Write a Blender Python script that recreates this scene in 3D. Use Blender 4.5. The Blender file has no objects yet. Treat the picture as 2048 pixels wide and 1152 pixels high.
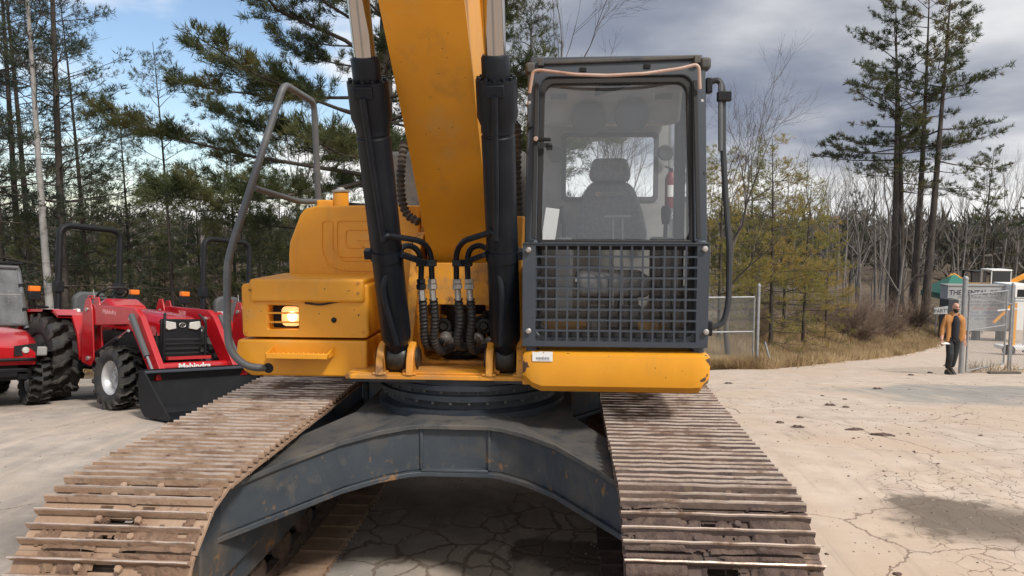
import bpy, bmesh, math, random
import numpy as np
from mathutils import Vector, Matrix, Euler, noise as mnoise
R = math.radians
scene = bpy.context.scene
col = scene.collection

# ------------------------------------------------------------------ camera
CAM = Vector((0.602, -4.75, 2.14)); PITCH = R(5.0); YAW = R(4.1); FPX = 1479.0
cd = bpy.data.cameras.new('camera'); cd.sensor_width = 36; cd.lens = 26.0
cd.clip_start = 0.05; cd.clip_end = 3000
cam = bpy.data.objects.new('camera', cd); col.objects.link(cam)
cam.location = CAM; cam.rotation_euler = (math.pi/2 - PITCH, 0, YAW)
scene.camera = cam

# ------------------------------------------------------------------ light
SUN_EL, SUN_AZ = R(47), R(136)          # azimuth measured from +Y (away) towards +X (right)
sd = Vector((math.sin(SUN_AZ)*math.cos(SUN_EL), math.cos(SUN_AZ)*math.cos(SUN_EL), math.sin(SUN_EL)))
sl = bpy.data.lights.new('sun', 'SUN'); sl.energy = 3.0; sl.angle = R(8); sl.color = (1.0, .95, .87)
sun = bpy.data.objects.new('sun', sl); col.objects.link(sun)
sun.rotation_euler = (-sd).to_track_quat('-Z', 'Y').to_euler()

scene.view_settings.view_transform = 'Standard'; scene.view_settings.look = 'None'
scene.view_settings.exposure = 0.24; scene.view_settings.gamma = 1.0
scene.view_settings.use_curve_mapping = False

world = bpy.data.worlds.new('World'); scene.world = world; world.use_nodes = True
wt = world.node_tree; wt.nodes.clear()
def wn(t, **k):
    n = wt.nodes.new(t)
    for a, b in k.items(): setattr(n, a, b)
    return n
def wmath(op, a, b=None, c=None, clamp=False):
    n = wn('ShaderNodeMath', operation=op); n.use_clamp = clamp
    for i, v in enumerate((a, b, c)):
        if v is None: continue
        if isinstance(v, (int, float)): n.inputs[i].default_value = v
        else: wt.links.new(v, n.inputs[i])
    return n.outputs[0]
sky = wn('ShaderNodeTexSky', sky_type='NISHITA'); sky.sun_disc = False
sky.sun_elevation = SUN_EL; sky.sun_rotation = SUN_AZ; sky.air_density = 1.0; sky.dust_density = .6; sky.ozone_density = 1.6
bg1 = wn('ShaderNodeBackground'); bg1.inputs[1].default_value = .13
wt.links.new(sky.outputs[0], bg1.inputs[0])
tc = wn('ShaderNodeTexCoord'); sep = wn('ShaderNodeSeparateXYZ'); wt.links.new(tc.outputs['Generated'], sep.inputs[0])
dx, dy, dz = sep.outputs
den = wmath('ADD', wmath('MAXIMUM', dz, 0.0), 0.16)
comb = wn('ShaderNodeCombineXYZ')
wt.links.new(wmath('DIVIDE', dx, den), comb.inputs[0]); wt.links.new(wmath('DIVIDE', dy, den), comb.inputs[1])
def wnoise(scale, detail, rough, off):
    mp = wn('ShaderNodeMapping'); mp.inputs['Location'].default_value = off
    wt.links.new(comb.outputs[0], mp.inputs[0])
    n = wn('ShaderNodeTexNoise'); n.inputs['Scale'].default_value = scale; n.inputs['Detail'].default_value = detail
    n.inputs['Roughness'].default_value = rough
    wt.links.new(mp.outputs[0], n.inputs['Vector']); return n.outputs[0]
def wss(v, lo, hi, a=0.0, b=1.0):
    n = wn('ShaderNodeMapRange', interpolation_type='SMOOTHSTEP')
    n.inputs[1].default_value = lo; n.inputs[2].default_value = hi; n.inputs[3].default_value = a; n.inputs[4].default_value = b
    wt.links.new(v, n.inputs[0]); return n.outputs[0]
n1 = wnoise(.62, 6, .55, (3.1, 7.4, 0)); n2 = wnoise(.35, 4, .5, (11.0, 2.0, 4.0)); n3 = wnoise(1.1, 5, .55, (1.0, 5.5, 9.0))
# broken deck of cloud: closed to the east (+X), opening to blue in the west
east = wss(dx, -.48, -.02)
cover = wss(wmath('ADD', n1, wmath('MULTIPLY', east, .42)), .50, .64)
thick = wmath('MULTIPLY', wss(wmath('ADD', n2, wmath('MULTIPLY', n3, .35)), .46, .74), 1.0)
grey = wmath('MULTIPLY', wmath('SUBTRACT', 1.0, wmath('MULTIPLY', thick, .85)), east, clamp=True)
cm = wn('ShaderNodeMix', data_type='RGBA'); wt.links.new(grey, cm.inputs[0])
cm.inputs[6].default_value = (1.0, .99, .97, 1); cm.inputs[7].default_value = (.205, .235, .310, 1)
bg2 = wn('ShaderNodeBackground'); bg2.inputs[1].default_value = 1.0
wt.links.new(cm.outputs[2], bg2.inputs[0])
ms = wn('ShaderNodeMixShader'); wt.links.new(cover, ms.inputs[0])
wt.links.new(bg1.outputs[0], ms.inputs[1]); wt.links.new(bg2.outputs[0], ms.inputs[2])
wo = wn('ShaderNodeOutputWorld'); wt.links.new(ms.outputs[0], wo.inputs[0])

# ------------------------------------------------------------------ helpers
_r = Vector((math.cos(YAW), math.sin(YAW), 0)); _ff = Vector((-math.sin(YAW), math.cos(YAW), 0)); _z = Vector((0, 0, 1))
_fw = math.cos(PITCH)*_ff - math.sin(PITCH)*_z; _up = math.sin(PITCH)*_ff + math.cos(PITCH)*_z
def at(px, py, Y):
    """point in the plane y = Y seen at photograph pixel (px, py)"""
    d = _fw + (px-1024)/FPX*_r - (py-576)/FPX*_up
    return CAM + d*((Y-CAM.y)/d.y)
def onz(px, py, Z):
    d = _fw + (px-1024)/FPX*_r - (py-576)/FPX*_up
    return CAM + d*((Z-CAM.z)/d.z)

def V(*a): return Vector(a)
class MB:
    def __init__(s): s.v = []; s.f = []; s.m = []
    def add(s, vs, fs, m=0):
        o = len(s.v); s.v += [tuple(x) for x in vs]
        s.f += [tuple(i+o for i in f) for f in fs]; s.m += [m]*len(fs); return s
    def box(s, lo, hi, m=0, M=None):
        x0, y0, z0 = lo; x1, y1, z1 = hi
        vs = [Vector(p) for p in ((x0,y0,z0),(x1,y0,z0),(x1,y1,z0),(x0,y1,z0),(x0,y0,z1),(x1,y0,z1),(x1,y1,z1),(x0,y1,z1))]
        if M: vs = [M @ p for p in vs]
        return s.add(vs, [(0,3,2,1),(4,5,6,7),(0,1,5,4),(1,2,6,5),(2,3,7,6),(3,0,4,7)], m)
    def bar(s, a, b, w, h, m=0, up=(0,0,1)):
        a, b = Vector(a), Vector(b); d = b-a; L = d.length; d.normalize()
        u = Vector(up); x = d.cross(u)
        if x.length < 1e-4: x = d.cross(Vector((1,0,0)))
        x.normalize(); u = x.cross(d)
        M = Matrix((x, d, u)).transposed().to_4x4(); M.translation = a
        return s.box((-w/2, 0, -h/2), (w/2, L, h/2), m, M)
    def prism(s, poly, axis, lo, hi, m=0):
        """poly: 2-D points; axis 'x': (y,z), 'y': (x,z), 'z': (x,y)"""
        n = len(poly)
        def P(p, t): return {'x': (t, p[0], p[1]), 'y': (p[0], t, p[1]), 'z': (p[0], p[1], t)}[axis]
        vs = [P(p, lo) for p in poly] + [P(p, hi) for p in poly]
        fs = [tuple(range(n))[::-1], tuple(range(n, 2*n))] + [(i, (i+1) % n, n+(i+1) % n, n+i) for i in range(n)]
        return s.add(vs, fs, m)
    def tube(s, pts, r, n=8, m=0, caps=True, closed=False):
        pts = [Vector(p) for p in pts]; k = len(pts)
        rs = r if isinstance(r, (list, tuple)) else [r]*k
        vs = []; ref = None
        for i, p in enumerate(pts):
            a = pts[i-1] if (i > 0 or closed) else p; b = pts[(i+1) % k] if (i < k-1 or closed) else p
            d = (b-a); d = d.normalized() if d.length > 1e-9 else Vector((0,0,1))
            if ref is None:
                ref = Vector((0,0,1)) if abs(d.z) < .9 else Vector((1,0,0))
            x = ref - d*ref.dot(d)
            if x.length < 1e-5: x = d.orthogonal()
            x.normalize(); y = d.cross(x); ref = x
            for j in range(n):
                t = 2*math.pi*j/n; vs.append(p + (x*math.cos(t)+y*math.sin(t))*rs[i])
        fs = []
        for i in range(k if closed else k-1):
            i2 = (i+1) % k
            for j in range(n):
                fs.append((i*n+j, i*n+(j+1) % n, i2*n+(j+1) % n, i2*n+j))
        if caps and not closed: fs += [tuple(range(n))[::-1], tuple(range((k-1)*n, k*n))]
        return s.add(vs, fs, m)
    def lathe(s, prof, n=24, M=None, m=0, a0=0.0, a1=2*math.pi, caps=True):
        """prof: (r, z) from bottom to top, about local z"""
        full = abs(a1-a0-2*math.pi) < 1e-6; c = n if full else n+1
        vs = []
        for r, z in prof:
            for j in range(c):
                t = a0+(a1-a0)*j/n; p = Vector((r*math.cos(t), r*math.sin(t), z)); vs.append(M @ p if M else p)
        fs = []
        for i in range(len(prof)-1):
            for j in range(n):
                j2 = (j+1) % c
                fs.append((i*c+j, i*c+j2, (i+1)*c+j2, (i+1)*c+j))
        if full and caps:
            if prof[0][0] > 1e-6: fs.append(tuple(range(c))[::-1])
            if prof[-1][0] > 1e-6: fs.append(tuple(range((len(prof)-1)*c, len(prof)*c)))
        return s.add(vs, fs, m)
    def ring(s, outer, inner, m=0):
        """closed shell between loops: outer/inner are lists (front loop, back loop) of equal-length 3-D loops"""
        of, ob = outer; nf, nb = inner; n = len(of)
        vs = list(of)+list(ob)+list(nf)+list(nb); fs = []
        for i in range(n):
            j = (i+1) % n
            fs += [(i, j, 2*n+j, 2*n+i), (n+i, 3*n+i, 3*n+j, n+j), (i, n+i, n+j, j), (2*n+i, 2*n+j, 3*n+j, 3*n+i)]
        return s.add(vs, fs, m)
    def ribbon(s, pts, w, h, m=0):
        """strip of width w along x and thickness h following a path in the yz plane"""
        P = [Vector(p) for p in pts]; k = len(P); vs = []
        for i, p in enumerate(P):
            d = (P[min(i+1, k-1)]-P[max(i-1, 0)]).normalized(); n = Vector((0, -d.z, d.y))*(h/2)
            vs += [p+n+Vector((-w/2, 0, 0)), p+n+Vector((w/2, 0, 0)), p-n+Vector((w/2, 0, 0)), p-n+Vector((-w/2, 0, 0))]
        fs = [(i*4+j, i*4+(j+1) % 4, i*4+4+(j+1) % 4, i*4+4+j) for i in range(k-1) for j in range(4)] + [(3, 2, 1, 0), tuple(range(k*4-4, k*4))]
        return s.add(vs, fs, m)
    def mesh(s, name, mats, angle=35):
        me = bpy.data.meshes.new(name); me.from_pydata(s.v, [], s.f)
        for m in (mats if isinstance(mats, (list, tuple)) else [mats]): me.materials.append(m)
        me.polygons.foreach_set('material_index', s.m)
        bm = bmesh.new(); bm.from_mesh(me); bmesh.ops.recalc_face_normals(bm, faces=bm.faces); bm.to_mesh(me); bm.free()
        me.polygons.foreach_set('use_smooth', [True]*len(me.polygons)); me.set_sharp_from_angle(angle=R(angle)); me.update()
        return me
    def build(s, name, mats, parent=None, bevel=0, seg=2, angle=35):
        o = bpy.data.objects.new(name, s.mesh(name, mats, angle)); col.objects.link(o)
        if parent: o.parent = parent
        if bevel:
            b = o.modifiers.new('b', 'BEVEL'); b.width = bevel; b.segments = seg; b.limit_method = 'ANGLE'; b.angle_limit = R(30)
        return o
def inst(name, me, parent=None, M=None):
    o = bpy.data.objects.new(name, me); col.objects.link(o)
    if parent: o.parent = parent
    if M is not None: o.matrix_local = M
    return o
def empty(name, loc=(0,0,0), rz=0, rx=0, ry=0):
    o = bpy.data.objects.new(name, None); col.objects.link(o); o.empty_display_size = .1
    o.location = loc; o.rotation_euler = (rx, ry, rz); return o
def tag(o, label=None, cat=None, group=None, kind=None):
    if label: o['label'] = label
    if cat: o['category'] = cat
    if group: o['group'] = group
    if kind: o['kind'] = kind
    return o
def copy_tree(o, parent=None):
    c = o.copy(); col.objects.link(c); c.parent = parent
    for ch in list(o.children): copy_tree(ch, c)
    return c
def fillet(pts, r=.05, n=5, closed=False):
    pts = [Vector(p) for p in pts]; out = []
    k = len(pts)
    for i, p in enumerate(pts):
        if not closed and i in (0, k-1): out.append(p); continue
        a, b = pts[i-1]-p, pts[(i+1) % k]-p
        q = min(r, a.length*.48, b.length*.48); A = p+a.normalized()*q; B = p+b.normalized()*q
        for j in range(n+1):
            t = j/n; out.append(A*(1-t)**2 + p*2*t*(1-t) + B*t*t)
    return out
def catmull(pts, n=8):
    P = [Vector(p) for p in pts]; P = [P[0]*2-P[1]]+P+[P[-1]*2-P[-2]]; out = []
    for i in range(1, len(P)-2):
        for j in range(n):
            t = j/n; a, b, c, d = P[i-1:i+3]
            out.append(.5*((2*b)+(c-a)*t+(2*a-5*b+4*c-d)*t*t+(3*b-a-3*c+d)*t**3))
    out.append(P[-2]); return out
def resample(pts, step):
    pts = [Vector(p) for p in pts]; L = [0]
    for a, b in zip(pts, pts[1:]): L.append(L[-1]+(b-a).length)
    n = max(2, int(L[-1]/step)); out = []; i = 0
    for k in range(n+1):
        d = L[-1]*k/n
        while i < len(pts)-2 and L[i+1] < d: i += 1
        t = (d-L[i])/max(1e-9, L[i+1]-L[i]); out.append(pts[i].lerp(pts[i+1], t))
    return out
def rrect(x0, x1, z0, z1, r, n=5):
    rr = r if isinstance(r, (list, tuple)) else [r]*4     # bl, br, tr, tl
    out = []
    for (cx, cz, a), q in zip((((x0), (z0), 180), ((x1), (z0), 270), ((x1), (z1), 0), ((x0), (z1), 90)), rr):
        sx = 1 if cx == x0 else -1; sz = 1 if cz == z0 else -1
        for j in range(n+1):
            t = R(a+90*j/n); out.append((cx+sx*q+q*math.cos(t), cz+sz*q+q*math.sin(t)))
    return out
def text(name, body, size, mt, M, parent=None, ext=.002, align='CENTER', bold=0.0, sx=1.0, shear=0.0):
    cu = bpy.data.curves.new(name, 'FONT'); cu.body = body; cu.size = size; cu.extrude = ext; cu.align_x = align; cu.align_y = 'CENTER'
    cu.offset = bold; cu.resolution_u = 3; cu.shear = shear
    t = bpy.data.objects.new(name, cu); col.objects.link(t)
    dg = bpy.context.evaluated_depsgraph_get()
    me = bpy.data.meshes.new_from_object(t.evaluated_get(dg)); bpy.data.objects.remove(t)
    me.materials.clear(); me.materials.append(mt)
    if sx != 1: me.transform(Matrix.Diagonal((sx, 1, 1, 1)))
    return inst(name, me, parent, M)
def frame(o, x, up):
    """matrix whose local x runs along x, local y along up"""
    x = Vector(x).normalized(); z = x.cross(Vector(up)).normalized(); y = z.cross(x)
    M = Matrix((x, y, z)).transposed().to_4x4(); M.translation = Vector(o); return M
def along(a, b):
    d = (Vector(b)-Vector(a)); M = d.to_track_quat('Z', 'Y').to_matrix().to_4x4(); M.translation = Vector(a); return M

# ------------------------------------------------------------------ materials
def mat(name, c, rough=.6, metal=0.0, layers=(), bump=None, spec=.5, coat=0, rvar=None):
    """layers: (colour, scale, lo, hi, detail[, stretch xyz, roughness]) mixed in by thresholded noise in world space"""
    m = bpy.data.materials.new(name); m.use_nodes = True; t = m.node_tree; nd = t.nodes; b = nd['Principled BSDF']
    b.inputs['Roughness'].default_value = rough; b.inputs['Metallic'].default_value = metal
    b.inputs['Specular IOR Level'].default_value = spec
    if coat: b.inputs['Coat Weight'].default_value = coat; b.inputs['Coat Roughness'].default_value = .15
    geo = nd.new('ShaderNodeNewGeometry'); cur = None; rcur = None
    for i, L in enumerate(layers):
        lc, sc, lo, hi, det = L[:5]; st = L[5] if len(L) > 5 else None; lr = L[6] if len(L) > 6 else None
        mp = nd.new('ShaderNodeMapping'); t.links.new(geo.outputs['Position'], mp.inputs[0])
        mp.inputs['Location'].default_value = (3.3*i+1.7, 5.1*i, 2.9*i+.4)
        if st: mp.inputs['Scale'].default_value = st
        nz = nd.new('ShaderNodeTexNoise'); nz.inputs['Scale'].default_value = sc; nz.inputs['Detail'].default_value = det
        nz.inputs['Roughness'].default_value = .62
        t.links.new(mp.outputs[0], nz.inputs['Vector'])
        mr = nd.new('ShaderNodeMapRange'); mr.inputs[1].default_value = lo; mr.inputs[2].default_value = hi; t.links.new(nz.outputs[0], mr.inputs[0])
        mx = nd.new('ShaderNodeMix'); mx.data_type = 'RGBA'; t.links.new(mr.outputs[0], mx.inputs[0])
        if cur is None: mx.inputs[6].default_value = (*c, 1)
        else: t.links.new(cur, mx.inputs[6])
        mx.inputs[7].default_value = (*lc, 1); cur = mx.outputs[2]
        if lr is not None:
            mf = nd.new('ShaderNodeMix'); t.links.new(mr.outputs[0], mf.inputs[0])
            if rcur is None: mf.inputs[2].default_value = rough
            else: t.links.new(rcur, mf.inputs[2])
            mf.inputs[3].default_value = lr; rcur = mf.outputs[0]
    if cur is not None: t.links.new(cur, b.inputs['Base Color'])
    else: b.inputs['Base Color'].default_value = (*c, 1)
    if rcur is not None: t.links.new(rcur, b.inputs['Roughness'])
    if bump:
        nz = nd.new('ShaderNodeTexNoise'); nz.inputs['Scale'].default_value = bump[0]; nz.inputs['Detail'].default_value = 5
        t.links.new(geo.outputs['Position'], nz.inputs['Vector'])
        bp = nd.new('ShaderNodeBump'); bp.inputs['Strength'].default_value = bump[1]; bp.inputs['Distance'].default_value = bump[2] if len(bump) > 2 else .01
        t.links.new(nz.outputs[0], bp.inputs['Height']); t.links.new(bp.outputs[0], b.inputs['Normal'])
    return m
def emis(name, c, s):
    m = bpy.data.materials.new(name); m.use_nodes = True; b = m.node_tree.nodes['Principled BSDF']
    b.inputs['Base Color'].default_value = (*c, 1); b.inputs['Emission Color'].default_value = (*c, 1); b.inputs['Emission Strength'].default_value = s
    return m
def glassmat(name, tint, refl=1.0, dust=0.0, dust_haze_col=(.5, .52, .55)):  # dust: diffuse film, which also carries the painted haze on cab glass
    m = bpy.data.materials.new(name); m.use_nodes = True; t = m.node_tree; nd = t.nodes; nd.clear()
    tr = nd.new('ShaderNodeBsdfTransparent'); tr.inputs[0].default_value = (*tint, 1)
    gl = nd.new('ShaderNodeBsdfGlossy'); gl.inputs['Roughness'].default_value = .015
    lw = nd.new('ShaderNodeFresnel'); lw.inputs[0].default_value = 1.5
    mu = nd.new('ShaderNodeMath'); mu.operation = 'MULTIPLY'; mu.inputs[1].default_value = refl; mu.use_clamp = True; t.links.new(lw.outputs[0], mu.inputs[0])
    m1 = nd.new('ShaderNodeMixShader'); t.links.new(mu.outputs[0], m1.inputs[0]); t.links.new(tr.outputs[0], m1.inputs[1]); t.links.new(gl.outputs[0], m1.inputs[2])
    df = nd.new('ShaderNodeBsdfDiffuse'); df.inputs[0].default_value = (*dust_haze_col, 1)
    geo = nd.new('ShaderNodeNewGeometry'); nz = nd.new('ShaderNodeTexNoise'); nz.inputs['Scale'].default_value = 4; nz.inputs['Detail'].default_value = 6
    t.links.new(geo.outputs['Position'], nz.inputs['Vector'])
    mr = nd.new('ShaderNodeMapRange'); mr.inputs[1].default_value = .3; mr.inputs[2].default_value = .8; mr.inputs[3].default_value = dust*.5; mr.inputs[4].default_value = dust*1.5
    t.links.new(nz.outputs[0], mr.inputs[0])
    m2 = nd.new('ShaderNodeMixShader'); t.links.new(mr.outputs[0], m2.inputs[0]); t.links.new(m1.outputs[0], m2.inputs[1]); t.links.new(df.outputs[0], m2.inputs[2])
    o = nd.new('ShaderNodeOutputMaterial'); t.links.new(m2.outputs[0], o.inputs[0]); return m
M = {}
YEL = (.76, .330, .020)
RUST = (.075, .032, .016)
M['yellow'] = mat('yellow_paint', YEL, .42, layers=[((.63, .265, .020), 1.4, .40, .68, 4), ((.50, .235, .045), 6, .56, .80, 8, (1, 1, .22), .6), ((.58, .33, .10), 3, .58, .80, 8, None, .65), (RUST, 30, .705, .72, 3), (RUST, 11, .745, .76, 6)], bump=(60, .06, .004))
M['yellow_worn'] = mat('yellow_paint_worn', YEL, .5, layers=[((.55, .22, .03), 2.2, .40, .66, 5), ((.36, .19, .075), 4.5, .49, .70, 8, None, .8), ((.11, .055, .03), 7, .56, .68, 8, None, .85), (RUST, 26, .69, .71, 4)], bump=(50, .15, .006))
M['slate'] = mat('slate_paint', (.034, .043, .058), .42, layers=[((.050, .056, .064), 3, .45, .75, 6), ((.10, .085, .07), 7, .66, .85, 8, None, .8)], bump=(80, .05, .004))
M['slate_frame'] = mat('slate_paint_dirty', (.034, .043, .054), .55, layers=[((.052, .062, .074), 4, .35, .68, 8), ((.105, .085, .066), 2.6, .47, .70, 12, None, .85), ((.21, .115, .05), 8, .60, .66, 12, None, .85), ((.085, .078, .070), 14, .58, .70, 9, (1, 1, .6), .9), ((.17, .155, .135), 44, .70, .75, 4, (.9, 1, .22))], bump=(30, .2, .006))
M['slate_dusty'] = mat('slate_paint_dusty', (.050, .053, .057), .75, layers=[((.115, .100, .085), 3, .38, .7, 9), ((.035, .040, .048), 8, .52, .70, 6)], bump=(60, .2, .004))
M['black'] = mat('black_paint', (.0055, .006, .008), .5, layers=[((.014, .014, .016), 5, .5, .8, 5)], spec=.3)
M['cyl'] = mat('cylinder_black', (.0045, .007, .012), .42, layers=[((.012, .015, .021), 4, .45, .75, 6), ((.04, .036, .032), 11, .70, .85, 8, None, .8)], bump=(70, .05, .003), spec=.28)
M['rubber'] = mat('black_rubber', (.012, .012, .013), .7)
M['hose'] = mat('hose_rubber', (.016, .016, .018), .55, layers=[((.06, .05, .042), 12, .55, .8, 6, None, .9)])
M['hose_dirty'] = mat('hose_muddy', (.03, .026, .023), .75, layers=[((.10, .075, .055), 8, .45, .7, 6, None, .9)])
M['chrome'] = mat('chrome_rod', (.44, .42, .41), .12, 1.0, layers=[((.26, .23, .21), 3, .5, .8, 4, (1, 1, .2))])
M['steel'] = mat('zinc_steel', (.42, .40, .38), .45, .7, layers=[((.2, .16, .13), 15, .55, .75, 4)])
M['dark'] = mat('dark_void', (.008, .008, .009), .8)
M['grease'] = mat('greasy_black', (.012, .011, .010), .45, layers=[((.05, .035, .025), 10, .5, .75, 6)])
M['rail'] = mat('grey_handrail', (.085, .09, .098), .5, layers=[((.15, .145, .14), 9, .5, .8, 6), ((.16, .09, .06), 16, .70, .78, 4)])
M['rail_dark'] = mat('dark_grab_rail', (.022, .025, .030), .45, layers=[((.05, .05, .052), 9, .5, .8, 6)])
M['copper'] = mat('faded_copper_rail', (.36, .22, .165), .5, layers=[((.50, .37, .31), 5, .4, .7, 4), ((.20, .10, .06), 9, .6, .8, 4)])
M['shoe'] = mat('rusty_track_shoe', (.285, .178, .115), .85, layers=[((.38, .265, .185), 5, .40, .66, 8), ((.15, .092, .066), 3.4, .54, .68, 10), ((.085, .052, .042), 11, .61, .72, 8)], bump=(45, .5, .008))
M['shoe_edge'] = mat('worn_shoe_edge', (.60, .48, .40), .36, .5, layers=[((.23, .15, .105), 6, .47, .65, 8, None, .8), ((.42, .37, .33), 14, .56, .75, 4, None, .4)], bump=(60, .3, .004))
M['shoe_r'] = mat('muddy_track_shoe', (.165, .108, .080), .8, layers=[((.085, .058, .050), 2.6, .40, .56, 10), ((.30, .205, .145), 5, .60, .74, 8), ((.06, .042, .038), 9, .60, .72, 8)], bump=(45, .5, .008))
M['mud'] = mat('caked_mud', (.088, .060, .051), .9, layers=[((.15, .105, .083), 6, .42, .70, 8), ((.045, .03, .027), 14, .58, .74, 6)], bump=(60, .9, .012), spec=.3)
M['mud_dry'] = mat('dry_mud', (.17, .105, .072), .9, layers=[((.26, .17, .115), 6, .42, .70, 8), ((.09, .058, .045), 14, .56, .72, 6)], bump=(60, .8, .012), spec=.3)
M['chain'] = mat('muddy_chain', (.10, .068, .05), .8, layers=[((.045, .032, .028), 7, .45, .65, 8)], bump=(40, .6, .01))
M['white'] = mat('white_paint', (.72, .72, .71), .5)
M['sticker'] = mat('torn_sticker', (.70, .69, .68), .6, layers=[((.34, .16, .06), 26, .60, .62, 4)])
M['print'] = mat('grey_print', (.20, .20, .24), .6)
M['seat'] = mat('seat_fabric', (.115, .118, .125), .9, layers=[((.15, .15, .16), 40, .4, .6, 3)], bump=(250, .3, .003))
M['trim'] = mat('cab_trim', (.27, .265, .258), .8, layers=[((.21, .208, .205), 6, .4, .7, 4)])
M['trim_dark'] = mat('cab_trim_dark', (.07, .072, .077), .7)
M['red'] = mat('red_paint', (.42, .008, .012), .25, layers=[((.30, .006, .010), 3, .4, .8, 4)], coat=.5)
M['redmat'] = mat('red_plastic', (.45, .02, .02), .5)
M['tyre'] = mat('tyre_rubber', (.020, .020, .021), .8, layers=[((.055, .048, .042), 9, .45, .75, 8)], bump=(60, .3, .004))
M['lug'] = mat('dusty_tyre_lug', (.055, .047, .040), .85, layers=[((.03, .028, .026), 9, .45, .7, 6)])
M['rim'] = mat('silver_rim', (.50, .50, .51), .4, .4, layers=[((.40, .39, .38), 8, .5, .8, 4)])
M['amber'] = mat('amber_lens', (.70, .16, .008), .25)
M['lens'] = mat('lamp_lens', (.60, .58, .55), .12, .3)
M['galv'] = mat('galvanised_pipe', (.27, .28, .295), .5, .5, layers=[((.38, .385, .39), 8, .4, .7, 6)])
M['wire'] = mat('galvanised_wire', (.24, .245, .25), .5, .4)
M['glass'] = glassmat('cab_glass', (.93, .95, .96), 2.8, .045, (.34, .42, .54))  # bluish film paints sky haze into the windshield, besides its dust
M['glass_thin'] = glassmat('clear_glass', (.94, .96, .96), 1.0, .02)
M['glass_haze'] = glassmat('scratched_plastic', (.62, .64, .66), 1.0, .30, (.32, .33, .35))
M['lamp'] = emis('lit_headlamp', (1.0, .52, .20), .8)
M['lamp_core'] = emis('lit_bulb', (1.0, .80, .52), 5.0)
# ------------------------------------------------------------------ ground
def sst(a, b, x):
    t = min(1.0, max(0.0, (x-a)/(b-a))); return t*t*(3-2*t)
def road_x(y):      # left edge of the paved lot / lane
    if y < 7.6: return -60.0
    if y < 8.6: return -60 + 56*sst(7.6, 8.6, y)
    if y < 15.6: return -4.0 + (y-8.6)*1.45
    return 6.15 + (y-15.6)*.705
def gz0(x, y):
    t = max(0.0, y-1.6); z = -.144*t*t/(t+1.6)
    if z < -3.2: z = -3.2 - 3.0*(1-math.exp((z+3.2)/3.0))
    return z
def gz(x, y):
    z = gz0(x, y)
    if y > 15:
        d = (road_x(y)-x)*.82
        z += 1.15*sst(.3, 4.2, d)*sst(15.5, 20, y)
    elif y > 8: z += .25*sst(8.5, 11, y)*sst(0, 4, -4-x)
    z += .02*mnoise.noise((x*.35, y*.35, 3.0))*sst(2, 9, abs(y)) if y < 60 else 0
    return z
def soil_material():
    return mat('leaf_litter_soil', (.085, .060, .040), .95, layers=[((.16, .115, .072), 1.2, .38, .64, 10), ((.045, .036, .026), 4, .5, .7, 8), ((.24, .18, .11), 13, .60, .75, 6)], bump=(14, .8, .05))
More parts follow.
